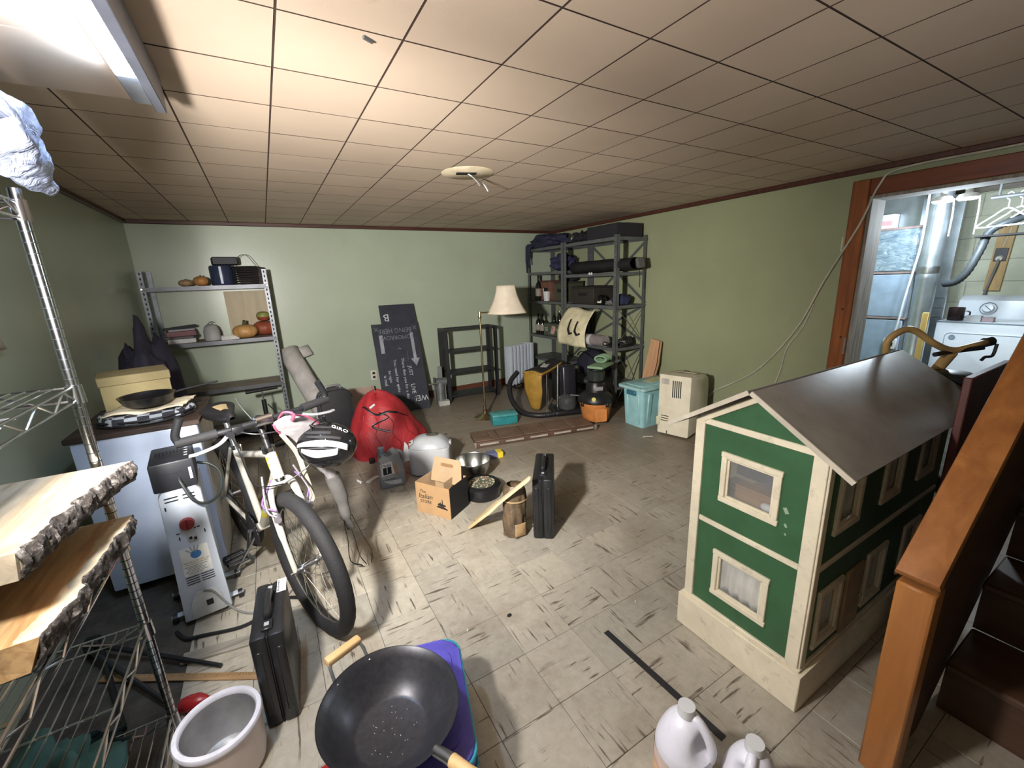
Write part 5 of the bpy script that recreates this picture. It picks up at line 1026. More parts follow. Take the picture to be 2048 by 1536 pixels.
MB().grid(lambda u, v: V((.02+math.cos(2*PI*u)*.05*v, .01+math.sin(2*PI*u)*.042*v, .2925-.004*v)), 28, 3, cu=True).build('lid_window', mat('window_smoke', (86, 84, 74), .1), bm_r, solid=.002)
MB().box((.154, .02, .215), (.02, .06, .03), None, .008, 2).build('lid_latch', bwm, bm_r); MB().box((-.13, -.06, .255), (.035, .05, .004), (R(18), R(-28), 0), .001).build('control_panel', mat('panel_dim', (196, 198, 198), .4), bm_r); MB().cyl((-.134, -.066, .258), (-.138, -.07, .264), .005, n=10).build('button', black, bm_r); MB().cyl((.12, .06, .262), (.121, .061, .270), .008, n=10).build('steam_vent', blackm, bm_r)
m = MB(); [m.cyl((x, y, 0), (x, y, .01), .014, n=10) for x in (-.12, .12) for y in (-.08, .08)]; m.build('foot_pads', black, bm_r)
# carry out box
cbx = thing('carry_out_box', 'open brown cardboard carry-out box with black print and handle flap', 'box', (.795, 2.342, 0), -58); kr = mat('kraft', (178, 138, 92), .8, var=.05); kri = mat('kraft_inside', (180, 150, 112), .85, var=.04)
L_, Wd, Hh = .262, .195, .205
MB().b2((-L_/2, -Wd/2, .0), (L_/2, -Wd/2+.004, Hh)).build('front_panel', kr, cbx); MB().b2((L_/2-.004, -Wd/2+.004, 0), (L_/2, Wd/2, Hh)).build('black_side_panel', blackm, cbx)
MB().b2((-L_/2, -Wd/2+.004, 0), (-L_/2+.004, Wd/2, Hh)).build('side_panel', kri, cbx); MB().b2((-L_/2+.004, Wd/2-.004, 0), (L_/2-.004, Wd/2, Hh)).build('rear_panel', kri, cbx); MB().b2((-L_/2+.004, -Wd/2+.004, 0), (L_/2-.004, Wd/2-.004, .004)).build('bottom_panel', kri, cbx)
fp = MB(); fp.prism([(-.118, 0), (.118, 0), (.118, .05), (.105, .15), (.09, .16), (-.09, .16), (-.105, .15), (-.118, .05)], .003, frame((0, .045, Hh-.05), (1, 0, 0), (0, .25, 1))); flp = fp.build('handle_flap', kri, cbx)
MB().prism(roundrect(.10, .022, .0105, 4), .0008, frame((0, .045, Hh-.05), (1, 0, 0), (0, .25, 1)) @ MX.Translation((0, .115, .003))).build('handle_slot', mat('slot_brown', (150, 112, 72), .9), flp)
MB().box((.05, .0, Hh-.03), (.003, .09, .06), (0, 0, 0)).build('inner_divider', kri, cbx)
FB_ = frame((0, -Wd/2-.0002, 0), (1, 0, 0), (0, 0, 1)); ink = mat('ink_black', (24, 22, 22), .8)
text('The', .030, FB_ @ MX.Translation((-.075, .150, 0)) @ MX.Rotation(R(3), 4, 'Z'), ink, cbx, shear=.2); text('Italian', .045, FB_ @ MX.Translation((-.058, .118, 0)) @ MX.Rotation(R(3), 4, 'Z'), ink, cbx, shear=.35, sx=1.05); text('STORE', .030, FB_ @ MX.Translation((-.055, .082, 0)) @ MX.Rotation(R(3), 4, 'Z'), ink, cbx, sx=1.0)
m = MB(); m.prism([(.025, .065), (.11, .058), (.112, .064), (.08, .078), (.04, .076)], .0006, FB_); m.prism([(.035, .080), (.06, .078), (.10, .080), (.095, .092), (.045, .095)], .0006, FB_); m.prism([(.070, .092), (.078, .092), (.077, .115), (.074, .130), (.071, .115)], .0006, FB_); m.prism([(.05, .095), (.064, .095), (.06, .104)], .0006, FB_); m.build('printed_boat', ink, cbx)
# bowl, tin, packet
ab = thing('metal_bowl', 'large brushed aluminium bowl behind the black cake tin', 'bowl', (1.135, 2.61, 0)); MB().lathe([(.0, 0), (.06, .0), (.09, .03), (.122, .10), (.128, .150), (.131, .152), (.125, .148), (.118, .10), (.086, .033), (.058, .006), (0, .006)], 44, cap=False).build('bowl', mat('aluminium', (186, 186, 182), .28, 1, .06), ab)
MB().tube([(.129*math.cos(2*PI*i/40), .129*math.sin(2*PI*i/40), .151) for i in range(40)], .0035, 6, True).build('rolled_rim', steel, ab)
tn = thing('cake_tin', 'round black lidded tin with a mosaic of pale chips on top', 'tin', (1.085, 2.36, 0)); MB().lathe([(0, 0), (.118, 0), (.124, .008), (.124, .062), (0, .064)], 44).build('base', mat('tin_black', (24, 25, 30), .25), tn); MB().lathe([(.122, .060), (.130, .061), (.130, .078), (.118, .088), (0, .089)], 44, cap=False).build('lid', mat('tin_black', (24, 25, 30), .25), tn)
sp_ = mat('chip_a', (196, 188, 160), .6); sp2 = mat('chip_b', (150, 96, 78), .6); MB().lathe([(0, .0885), (.09, .0890), (.0, .0896)], 36).build('printed_disc', mat('print_green', (88, 92, 72), .6), tn)
mA, mB_ = MB(), MB()
for k in range(90):
    a, r = random.uniform(0, 2*PI), .086*math.sqrt(random.random()); (mA if k % 4 else mB_).box((r*math.cos(a), r*math.sin(a), .0905), (random.uniform(.006, .014), random.uniform(.004, .010), .002), (0, 0, random.uniform(0, 3)))
o = mA.build('pale_chips', sp_, tn); o['kind'] = 'stuff'; o = mB_.build('red_chips', sp2, tn); o['kind'] = 'stuff'
yb = thing('yellow_packet', 'small blue and yellow carton on the floor behind the metal bowl', 'carton', (1.44, 2.86, 0), -8); MB().box((-.02, 0, .024), (.08, .075, .048), None, .002).build('blue_end', mat('packet_blue', (96, 104, 140), .6), yb); MB().box((.045, 0, .024), (.048, .076, .0485), None, .002).build('yellow_end', mat('packet_yellow', (226, 200, 40), .5), yb)
# paddle, bundle, second case
pd_ = thing('wooden_paddle', 'pale wooden bread paddle leaning from the floor onto the brown bundle', 'paddle', (0, 0, 0)); A, Bv = V((.858, 2.045, .006)), V((1.048, 1.662, .42)); ax = (Bv-A).normalized(); yx = V((.62, .76, -.05)).normalized()
MB().prism([(-.004, -.030), (.006, -.036), (.24, -.046), (.275, -.032), (.30, -.016), (.575, -.017), (.588, -.008), (.588, .008), (.575, .017), (.30, .016), (.275, .032), (.24, .046), (.006, .036), (-.004, .026)], .014, frame(A, ax, yx), .002).build('blade', wood('pale_wood', (226, 206, 160), (204, 178, 128), 0, 3, .5), pd_)
MB().cyl(A+ax*.05+ax.cross(yx)*.0145, A+ax*.05+ax.cross(yx)*.0152, .006, n=10).build('hang_hole', mat('hole_brown', (60, 46, 30), .8), pd_)
bdl = thing('brown_bundle', 'crinkled brown wrapped bundle standing against the black tool case', 'bundle', (1.040, 1.850, 0), 0, None, (R(-2), R(3), 0)); bpm = mat('brown_paper', (98, 80, 58), .5, var=.35, scale=14, bump=.8, bscale=26)
def bun(u, v): a = 2*PI*u; r = .064*(1+.14*noise.noise(V((math.cos(a)*2.2, math.sin(a)*2.2, v*5)))+.05*math.sin(a*9+v*7))*(1 if v < .9 else 1-.6*(v-.9)*5); return V((math.cos(a)*r, math.sin(a)*r*.95, .30*v+.002))
m = MB(); m.grid(bun, 44, 26, cu=True); m.build('wrapping', bpm, bdl, smooth=60)
MB().lathe([(0, .003), (.055, .003), (.055, .007), (0, .008)], 24).build('base', bpm, bdl); MB().grid(lambda u, v: V((-.035+.07*u, -.064-.012*math.sin(u*PI)*math.sin(v*PI), .012+.075*v)), 8, 8).build('tan_patch', mat('tan_leather', (166, 132, 88), .7), bdl, solid=.006); MB().tube([(.067*math.cos(a), .064*math.sin(a), .215) for a in [2*PI*i/24 for i in range(24)]], .005, 6, True).build('tie', mat('tie_tan', (160, 136, 96), .7), bdl)
tool_case('tool_case', 'black plastic tool case standing upright beside the brown bundle', (1.250, 1.850, 0), -37, .112, .36, .365, False)
# scraps
wh = mat('paper_scrap', (216, 214, 208), .8)
for k, (x, y, sx_, sy, rz, lb) in enumerate(((.405, 3.03, .018, .07, 20, 'curled white scrap of paper on the floor beside the red sack'), (.50, 3.02, .12, .04, 35, 'white folded paper slip on the floor beside the oil jug'), (2.78, 2.44, .09, .025, -40, 'white strip of paper on the floor in front of the air conditioner'))):
    tag(MB().grid(lambda u, v: V((sx_*(u-.5), sy*(v-.5)+.01*math.sin(u*3), .003+.010*math.sin(u*PI)*(k == 0)+.004*u)), 6, 4).build('paper_scrap', wh, None, (x, y, 0), solid=.001), lb, 'paper').rotation_euler = (0, 0, R(rz))
for (x, y, lb) in ((.52, 1.36, 'tiny white crumb on the tiles left of the centre of the floor'), (1.22, 1.10, 'tiny white crumb on the tiles in front of the dollhouse gable')): tag(MB().box((x, y, .003), (.008, .006, .006), (0, 0, .6)).build('crumb', wh), lb, 'crumb', 'crumbs on the floor')
tag(MB().ball((.705, 1.335, .006), (.010, .007, .006), 2, .3, 4, .0).build('dark_chip', blackm), 'small dark chip on the tiles below the brown bundle', 'chip')
tag(MB().box((1.012, .80, .0016), (.024, .50, .0026), (0, 0, R(3))).build('black_strip', mat('strip_black', (38, 38, 42), .6)), 'flat black strip lying on the tiles near the white jugs', 'strip')
tag(MB().tube(spline([(1.04, .335, .004), (1.035, .36, .005), (1.055, .385, .004), (1.085, .39, .004)], 4), .004, 5).build('twig', mat('twig_brown', (70, 54, 40), .8)), 'short dark twig on the tiles near the newel post', 'twig')
# white jugs
jw = mat('jug_white', (226, 226, 240), .35, var=.04, dirt=.15)
def jug(label, loc, rz, r, h, lab):
    g = thing('plastic_jug', label, 'jug', loc, rz, 'white plastic gallon jugs')
    MB().lathe([(0, 0), (r*.9, 0), (r, .012), (r, h*.56), (r*.97, h*.60)], 36, cap=True).build('body', jw, g)
    def dome(u, v):
        a = 2*PI*u; k = math.sin(v*PI/2); rr = r*.97*(1-v)**.62+.019*v; z = h*.60+h*.30*v**1.0
        side = max(0, math.cos(a))**3; cut = side*math.sin(min(1, v*1.25)*PI)*.60; return V((math.cos(a)*rr*(1-cut), math.sin(a)*rr*(1-cut*.3), z))
    MB().grid(dome, 40, 14, cu=True).build('shoulder', jw, g, smooth=70)
    MB().tube(spline([(.016, 0, h*.885), (.030, 0, h*.90), (r*.72, 0, h*.82), (r*.93, 0, h*.70), (r*.93, 0, h*.60), (r*.88, 0, h*.56)], 6), .0125, 10).build('handle', jw, g)
    MB().cyl((0, 0, h*.88), (0, 0, h*.925), .0185, n=24).build('neck', jw, g); m = MB(); m.cyl((0, 0, h*.915), (0, 0, h), .0225, .0215, 28); m.build('cap', white, g)
    if lab:
        lbl = MB().grid(lambda u, v: V((math.cos(PI*(.55+.9*u))*(r+.0012), math.sin(PI*(.55+.9*u))*(r+.0012), h*.08+h*.44*v)), 24, 3).build('label', mat('label_peach', (236, 206, 190), .6), g)
        for k, (c, u0, u1, v0, v1) in enumerate((((238, 130, 86), .02, .30, .1, .9), ((196, 210, 110), .36, .62, .30, .8), ((240, 190, 150), .66, .9, .2, .7))): MB().grid(lambda u, v: V((math.cos(PI*(.55+.9*(u0+(u1-u0)*u)))*(r+.0022), math.sin(PI*(.55+.9*(u0+(u1-u0)*u)))*(r+.0022), h*.08+h*.44*(v0+(v1-v0)*v))), 8, 2).build('label_print', mat('jugprint%d' % k, c, .6), lbl)
    return g
jug('white plastic gallon jug with peach label at the end of the black strip', (.802, .535, 0), -72, .074, .30, True); jug('smaller white plastic jug standing nearer the newel post', (.893, .402, 0), 200, .066, .262, False)
# cooler, wok and lid
pc_ = thing('purple_cooler', 'bright purple soft cooler box with teal piping under the wok', 'cooler', (.205, .985, 0), -15); pu = mat('purple_fabric', (92, 84, 208), .5, var=.1); nvy = mat('cooler_navy', (38, 34, 78), .6)
CW, CD, CH = .28, .40, .228
MB().prism(roundrect(CW, CD, .05, 5), CH*.72, None, .006).build('lower_body', nvy, pc_); MB().prism(roundrect(CW+.004, CD+.004, .052, 5), CH*.28, MX.Translation((0, 0, CH*.72)), .012).build('upper_body', pu, pc_)
for z, c in ((CH*.72, (40, 160, 186)), (CH*.955, (40, 160, 186))): MB().tube([V((x*1.012, y*1.012, z)) for x, y in roundrect(CW+.004, CD+.004, .052, 6)], .005, 6, True).build('teal_piping', mat('teal_piping', c, .45), pc_)
MB().prism(roundrect(CW*.80, CD*.80, .04, 5), .006, MX.Translation((0, 0, CH)), .003).build('top_panel', pu, pc_); MB().cyl((.05, .13, CH+.001), (.05, .13, CH+.006), .010, n=16).build('rivet', pu, pc_)
wk = thing('wok', 'large black wok with wooden handles resting on the purple cooler', 'wok', (.123, .926, .343)); nrm = V((.06, -.03, 1)).normalized(); ha = V((.39, -.92, 0)); ha = (ha-nrm*ha.dot(nrm)).normalized(); WM = frame((0, 0, 0), ha, nrm.cross(ha))
wkm = NT('wok_black'); n = wkm.noise(wkm.coord(), 60, 4, .7); wkm.l(wkm.ramp(n, [(.3, (52, 53, 58)), (.68, (66, 66, 72))]), wkm.b.inputs['Base Color']); wm = wkm.set(.36, .5)
Rw = .178; pr = [(0, -.098), (.090, -.098), (.100, -.094), (.130, -.062), (.163, -.024), (Rw, .0), (Rw+.002, .001), (Rw-.001, -.0005), (.160, -.022), (.130, -.058), (.098, -.089), (.088, -.0925), (0, -.093)]
MB().lathe(pr, 64, WM, cap=False).build('bowl', wm, wk, smooth=50)
hwood = wood('beech', (226, 190, 134), (206, 164, 104), 0, 4, .45); p0 = WM @ V((-Rw-.036, 0, .030)); sd_y = WM.to_3x3() @ V((0, 1, 0)); ax_x = WM.to_3x3() @ V((1, 0, 0)); nz = WM.to_3x3() @ V((0, 0, 1))
MB().prism(roundrect(.026, .022, .006, 3), .105, frame(p0-sd_y*.0525, ax_x, nz.cross(ax_x)*1 if False else nz) @ MX.Identity(4) if False else MX(((ax_x.x, nz.x, sd_y.x, (p0-sd_y*.0525).x), (ax_x.y, nz.y, sd_y.y, (p0-sd_y*.0525).y), (ax_x.z, nz.z, sd_y.z, (p0-sd_y*.0525).z), (0, 0, 0, 1))), .003).build('side_handle', hwood, wk)
for s in (-1, 1):
    MB().tube(spline([p0+sd_y*.042*s, WM @ V((-Rw-.02, .050*s, .018)), WM @ V((-Rw+.004, .052*s, -.012)), WM @ V((-Rw+.016, .052*s, -.022))], 4), .0045, 8).build('handle_wire', darkmetal, wk)
    MB().ball(WM @ V((-Rw+.0135, .052*s, -.0135)), (.0062, .0062, .0062), 2).build('rivet', steel, wk)
MB().tube([WM @ V((Rw-.004, 0, -.010)), WM @ V((Rw+.03, 0, .002)), WM @ V((Rw+.055, 0, .008))], [.013, .013, .014], 12).build('ferrule', steel, wk); MB().tube(spline([WM @ V((Rw+.05, 0, .007)), WM @ V((Rw+.12, 0, .020)), WM @ V((Rw+.22, 0, .038))], 4), [.0155]*4+[.017]*3+[.015]*2, 14).build('long_handle', hwood, wk)
m = MB()
for k in range(26):
    a, r = random.uniform(0, 2*PI), .072*math.sqrt(random.random()); m.ball(WM @ V((r*math.cos(a), r*math.sin(a), -.0925)), (.0012, .0012, .0008), 1)
o = m.build('flakes', mat('flake', (190, 190, 190), .7), wk); o['kind'] = 'stuff'
rl_ = thing('red_disc', 'red plastic disc on the floor partly under the wok', 'disc', (-.055, 1.035, 0)); MB().lathe([(0, .0), (.08, 0), (.085, .01), (.08, .025), (.05, .036), (0, .038)], 32).build('dome', redp, rl_); MB().lathe([(.084, .004), (.09, .006), (.09, .014), (.084, .016)], 32, cap=False).build('rim', redp, rl_)

# ---------------------------------------------------------------- dollhouse
dhs = thing('dollhouse', 'large green wooden dollhouse with cream trim and a grey pitched roof', 'dollhouse', (1.311, .497, 0)); DL, DW = 1.02, .424
grn = mat('dollhouse_green', (54, 104, 64), .45, var=.08, dirt=.12); roofm = mat('roof_grey', (132, 126, 118), .42, var=.08, dirt=.2)
MB().b2((-.022, -.020, 0), (DL+.02, DW+.018, .142), .003).build('plinth', cream, dhs); MB().b2((-.010, -.010, .1425), (DL+.01, DW+.008, .156), .003).build('plinth_cap', cream, dhs)
wins = {'gable': [(.715, .215, .180, .170), (.720, .215, .185, .170)]}
def wallpanel(name, F, w, h, holes, th=.012, top=None):
    """wall in local x (0..w) and y (0..h) with rectangular holes (x0,x1,y0,y1)"""
    xs = sorted({0, w}|{v for a in holes for v in a[:2]}); ys = sorted({0, h}|{v for a in holes for v in a[2:]}); m = MB()
    for a, b in zip(xs, xs[1:]):
        for c, d in zip(ys, ys[1:]):
            if any(q[0] <= (a+b)/2 <= q[1] and q[2] <= (c+d)/2 <= q[3] for q in holes): continue
            m.box(((a+b)/2, (c+d)/2, -th/2), (b-a, d-c, th), None, 0, 1, F)
    if top: m.prism(top, th, F @ MX.Translation((0, 0, -th)))
    bmesh.ops.remove_doubles(m.bm, verts=m.bm.verts, dist=1e-5); return m.build(name, grn, dhs, smooth=0)
FG = frame((0, DW, .156), (0, -1, 0), (0, 0, 1))                                # gable: x from far to near, y up
Hw = .735; gw = [(.118, .300, .075, .245), (.118, .300, .465, .635)]
wallpanel('gable_wall', FG, DW, Hw, gw, top=[(0, Hw), (DW, Hw), (DW/2, Hw+.135)])
FS = frame((0, 0, .156), (1, 0, 0), (0, 0, 1)); sw = [(.075, .215, .045, .245), (.42, .56, .045, .245), (.74, .88, .045, .245)] + [(.10, .245, .46, .645), (.43, .57, .46, .645), (.75, .89, .46, .645)]
wallpanel('front_wall', FS, DL, Hw, sw)
MB().b2((DL-.012, .012, .156), (DL, DW-.012, .156+Hw)).build('far_wall', grn, dhs, smooth=0); MB().b2((.012, .012, .156+Hw*.47), (DL-.012, DW-.012, .156+Hw*.49)).build('upper_floor', mat('doll_floor', (150, 110, 70), .6), dhs)
def dwin(F, x0, x1, y0, y1, pane, extra=None):
    w, h, t = x1-x0, y1-y0, .020; g = D.objects.new('window', None); COL.objects.link(g); g.parent = dhs; g.matrix_local = F
    for nm, c, sz in (('frame_top', ((x0+x1)/2, y1, .002), (w+t*1.2, t, .014)), ('frame_bottom', ((x0+x1)/2, y0, .002), (w+t*1.2, t, .014)), ('frame_side', (x0, (y0+y1)/2, .002), (t, h-t, .014)), ('frame_side', (x1, (y0+y1)/2, .002), (t, h-t, .014))): MB().box(c, sz, None, .002).build(nm, cream, g)
    for nm, c, sz in (('inner_frame', ((x0+x1)/2, y1-.014, -.002), (w-t*.9, .008, .008)), ('inner_frame', ((x0+x1)/2, y0+.014, -.002), (w-t*.9, .008, .008)), ('inner_frame', (x0+.014, (y0+y1)/2, -.002), (.008, h-.028, .008)), ('inner_frame', (x1-.014, (y0+y1)/2, -.002), (.008, h-.028, .008))): MB().box(c, sz, None, .001).build(nm, cream, g)
    MB().box(((x0+x1)/2, (y0+y1)/2, -.006), (w-.02, h-.02, .002)).build('pane', pane, g)
    if extra: extra(g, x0, x1, y0, y1)
glassm = NT('doll_glass'); tr_ = glassm.n('ShaderNodeBsdfTransparent'); mx_ = glassm.n('ShaderNodeMixShader'); mx_.inputs[0].default_value = .16; glassm.l(tr_.outputs[0], mx_.inputs[1]); glassm.l(glassm.b.outputs[0], mx_.inputs[2]); glassm.l(mx_.outputs[0], glassm.out.inputs[0]); glassm.b.inputs['Base Color'].default_value = lin((200, 205, 205)); dg_ = glassm.set(.05)
curt = mat('curtain_white', (226, 222, 212), .9)
def curtain(g, x0, x1, y0, y1): MB().grid(lambda u, v: V((x0+.01+(x1-x0-.02)*u, y0+.012+(y1-y0-.024)*v, -.018+.006*math.sin(u*26+math.sin(v*4)))), 40, 6).build('curtain', curt, g, smooth=80, solid=.001)
def room(g, x0, x1, y0, y1):
    MB().b2((x0-.02, y0-.01, -.10), (x1+.03, y1-.12, -.05)).build('toy_cabinet', wood('toy_wood', (176, 132, 82), (140, 98, 56), 0, 8), g); MB().b2((x0+.02, y1-.075, -.049), (x1-.01, y1-.055+.03, -.04)).build('toy_shelf', mat('toy_dark', (66, 62, 66), .3), g)
    MB().b2((x0-.02, y1-.025, -.12), (x1+.03, y1-.012, -.03)).build('toy_beam', wood('toy_wood2', (206, 164, 104), (176, 132, 76), 0, 8), g); MB().ball((x1-.04, y0+.02, -.03), (.024, .016, .014), 2).build('toy_pillow', white, g)
dwin(FG, *gw[0], dg_, curtain); dwin(FG, *gw[1], dg_, room)
for k, q_ in enumerate(sw): dwin(FS, *q_, dg_, curtain)
dr = MB().box((.318, .125, .003), (.125, .245, .012), None, .002, 1, FS).build('door', mat('doll_door', (186, 156, 112), .5), dhs); MB().ball(FS @ V((.365, .12, .012)), (.006, .006, .006), 2).build('door_knob', brass, dr)
for nm, F, c, sz in (('corner_board', FG, (.017, Hw/2, .003), (.036, Hw, .012)), ('corner_board', FG, (DW-.017, Hw/2, .003), (.040, Hw, .012)), ('corner_board', FS, (.012, Hw/2, .003), (.030, Hw, .012)), ('middle_band', FG, (DW/2, .352, .002), (DW-.074, .020, .008)), ('gable_band', FG, (DW/2, Hw+.002, .002), (DW-.0, .022, .008)), ('middle_band', FS, (DL/2, .352, .002), (DL-.06, .018, .008)), ('eave_band', FS, (DL/2, Hw-.012, .001), (DL-.06, .022, .006))): MB().box(c, sz, None, .002, 1, F).build(nm, cream, dhs)
for s in (-1, 1):
    a = V((DW/2, Hw+.135-.010, .003)); b = V((DW/2+s*DW/2, Hw-.006, .003)); d = b-a; MB().box((a+b)/2, (d.length, .022, .010), (0, 0, math.atan2(d.y, d.x)), .002, 1, FG).build('rake_trim', cream, dhs)
rz_ = .156+Hw+.148; ry = DW/2
for s, nm in ((-1, 'roof_slope'), (1, 'roof_slope')):
    a = V((0, ry, rz_)); b = V((0, ry+s*.290, rz_-.182)); d = b-a; n_ = V((0, -d.z, d.y)).normalized()*(1 if s > 0 else -1); F = frame((-.058, ry, rz_), (1, 0, 0), d)
    MB().prism([(0, 0), (DL+.11, 0), (DL+.11, d.length), (0, d.length)], .013, F @ MX.Translation((0, 0, 0 if s > 0 else -.013)), .002).build(nm, roofm, dhs); MB().prism([(-.003, 0), (.003, 0), (.003, d.length+.002), (-.003, d.length+.002)], .015, F @ MX.Translation((0, 0, -.001 if s > 0 else -.014)), 0).build('rake_edge', mat('edge_cream', (196, 186, 166), .6), dhs)
m = MB()
for a, y, s in ((.34, .52, 1), (.36, .47, .6), (.34, .44, .4)): m.box((.34-.01*s, y, .0006), (.012*s, .02*s, .0006), (0, 0, .5), 0, 1, FG)
m.build('scuff_marks', mat('scuff', (150, 180, 156), .8), dhs)
tag(MB().b2((1.945, .386, .0), (2.40, .408, 1.045), .003).build('red_board', wood('red_board', (112, 50, 38), (72, 32, 26), 2, 4, .5)), 'dark red board standing on end between the dollhouse and the stair rail', 'board')

# ---------------------------------------------------------------- stairs on the right
stw = wood('stair_orange', (176, 110, 50), (140, 80, 32), 0, 3, .36); stv = wood('stair_orange_v', (186, 118, 54), (150, 88, 36), 2, 3, .36); stb = wood('stair_brown', (96, 66, 46), (70, 46, 32), 1, 3, .5)
st_ = thing('staircase', None, None); struct(st_)
MB().b2((1.292, .232, 0), (1.362, .308, .625), .005).build('newel_post', stv, st_)
a, b = V((1.278, .270, .662)), V((3.20, .270, 2.125)); d = (b-a).normalized(); F = frame(a, d, (0, 1, 0)); MB().prism([(0, -.043), (3.0, -.043), (3.0, .043), (0, .043)], .030, F @ MX.Translation((0, 0, -.030)), .009).build('handrail', stw, st_) if False else MB().prism([(0, -.043), (1.66, -.043), (1.66, .043), (0, .043)], .030, F @ MX.Translation((0, 0, -.030)), .009).build('handrail', stw, st_)
MB().prism([(.085, 0), (.085, .632), (1.32, 1.572), (1.32, .80), (.28, 0)], .030, frame((1.278, .285, 0), (1, 0, 0), (0, 0, 1)), .002).build('side_panel', wood('panel_brown', (84, 50, 30), (56, 32, 20), 0, 3, .5), st_)
for k in range(6):
    x = 1.70+k*.235; z = .19*(k+1)
    MB().b2((x-.022, -.62, z-.028), (x+.235, .250, z), .006).build('tread', stb, st_); MB().b2((x, -.62, z-.19 if k else 0), (x+.018, .250, z-.0285)).build('riser', stb, st_)
# ---------------------------------------------------------------- cruiser bike behind the dollhouse
tanm = mat('bike_tan', (186, 150, 88), .4, var=.15)
cr, CB, cq = bike('cruiser_bike', 'small bicycle with swept tan handlebar parked behind the dollhouse at the laundry door', (2.56, .62, 0), -120, 0, 0, .25, (mat('bike_dark', (40, 40, 44), .4), tanm), False)
C0 = V((2.50, .577, 1.05)); u_ = V((.86, -.5, 0)); hx = V((.5, .86, 0))
MB().tube([cq['clamp']-V((0, 0, .03)), C0.lerp(cq['clamp'], .5)+V((0, 0, 0)), C0-V((0, 0, .01))], .022, 12).build('tall_stem', tanm, cr)
MB().tube(spline([C0-u_*.236+V((0, 0, -.02))+hx*.05, C0-u_*.245+V((0, 0, .045))+hx*.04, C0-u_*.20+V((0, 0, .088))+hx*.03, C0-u_*.155+V((0, 0, .086))+hx*.02, C0-u_*.08+V((0, 0, .03)), C0, C0+u_*.09+V((0, 0, .015)), C0+u_*.17+V((0, 0, .022))+hx*.03], 6), .014, 10).build('swept_handlebar', tanm, cr)
MB().tube(spline([C0-u_*.10-V((0, 0, .01))-hx*.03, C0-V((0, 0, .006)), C0+u_*.10+V((0, 0, .012))-hx*.03], 4), .010, 8).build('cross_bar', black, cr)
MB().cyl(C0+u_*.168+V((0, 0, .022))+hx*.03, C0+u_*.20+V((0, 0, .026))+hx*.035, .020, n=14).build('grip_cap', black, cr)
MB().tube(spline([C0+u_*.188+V((0, 0, .02)), C0+u_*.18+V((0, 0, -.03)), C0+u_*.15+V((0, 0, -.035)), C0+u_*.135+V((0, 0, -.05))], 4), .006, 7).build('brake_lever', black, cr)
MB().lathe([(0, -.03), (.07, -.03), (.085, -.01), (.085, .02), (.06, .035), (0, .04)], 26, MX.Translation(C0+V((0, 0, -.125))-hx*.02)).build('round_lamp', black, cr)
MB().cyl(C0+V((.02, 0, -.115))-hx*.104, C0+V((.02, 0, -.115))-hx*.108, .012, n=12).build('lamp_lens', white, cr)

# ---------------------------------------------------------------- laundry room beyond the doorway
def blockmat():
    t = NT('painted_block'); w = t.coord('World'); t.l(t.ramp(t.noise(w, 3, 6), [(.3, (196, 198, 172)), (.7, (218, 220, 194))]), t.b.inputs['Base Color']); t.bump(t.noise(w, 40, 5), .5, .01); return t.set(.8)
blk = blockmat(); LX = 6.1
lw = struct(MB().b2((LX+.004, -1.3, 0), (LX+.12, 2.6, 2.25)).build('wall_laundry_far', mat('mortar', (176, 176, 152), .9)))
bme = tile_mesh('block', 1, 1, .004, blk)
for r in range(11):
    for c in range(9):
        y = -1.05+c*.41+(.205 if r % 2 else 0); z = .10+r*.205
        if y+.2 > 2.55: continue
        shared('block', bme, lw, (LX-.002, y, z), (0, -PI/2, 0), (.198, .402, .01))
struct(MB().b2((XR+.2, 2.5, 0), (LX, 2.6, 2.25)).build('wall_laundry_left', blk)); struct(MB().b2((XR+.2, -1.3, 0), (LX, -1.2, 2.25)).build('wall_laundry_right', blk))
lc = struct(MB().b2((XR+.2, -1.3, 2.22), (LX, 2.6, 2.30)).build('ceiling_laundry', mat('subfloor_dark', (120, 108, 96), .8)))
jst = wood('joist_wood', (150, 140, 128), (110, 98, 86), 1, 4, .8)
for k in range(6): MB().b2((4.0+k*.40, -1.2, 2.05), (4.045+k*.40, 2.5, 2.22)).build('joist', jst, lc)
galv = mat('duct_metal', (176, 186, 194), .32, .85, .12, 7)
pipe = thing('overhead_conduits', 'row of grey metal pipes running across just inside the laundry doorway', 'pipes', (0, 0, 0))
for x, z, r, c in ((3.86, 1.985, .020, galv), (3.93, 1.945, .028, galv), (4.06, 1.99, .018, darkmetal)): MB().cyl((x, -1.19, z-.02), (x, 2.49, z+.02), r, n=14).build('pipe', c, pipe)
fu = thing('furnace', 'pale blue-grey metal furnace cabinet on the left of the laundry room', 'furnace', (5.02, 1.50, 0)); fbm = mat('furnace_blue', (150, 172, 196), .4, .15, .08)
for z0, z1, nm in ((.02, .92, 'lower_door'), (.945, 1.33, 'upper_door')): MB().b2((0, .02, z0), (.03, .62, z1), .006).build(nm, fbm, fu)
MB().b2((.031, .0, 0), (.70, .64, 1.35)).build('cabinet', mat('furnace_side', (156, 164, 172), .45, .2), fu)
for z in (.925, 1.335): MB().b2((-.006, 0, z), (.031, .64, z+.018), .003).build('seam_strip', mat('seam_brown', (142, 120, 116), .5), fu)
fp_ = NT('foil_panel'); n = fp_.noise(fp_.coord('Object', (1, 1, 2.5)), 9, 4, .6, 1.5); fp_.l(fp_.ramp(n, [(.3, (116, 150, 178)), (.7, (196, 214, 226))]), fp_.b.inputs['Base Color']); fp_.bump(n, .7, .02)
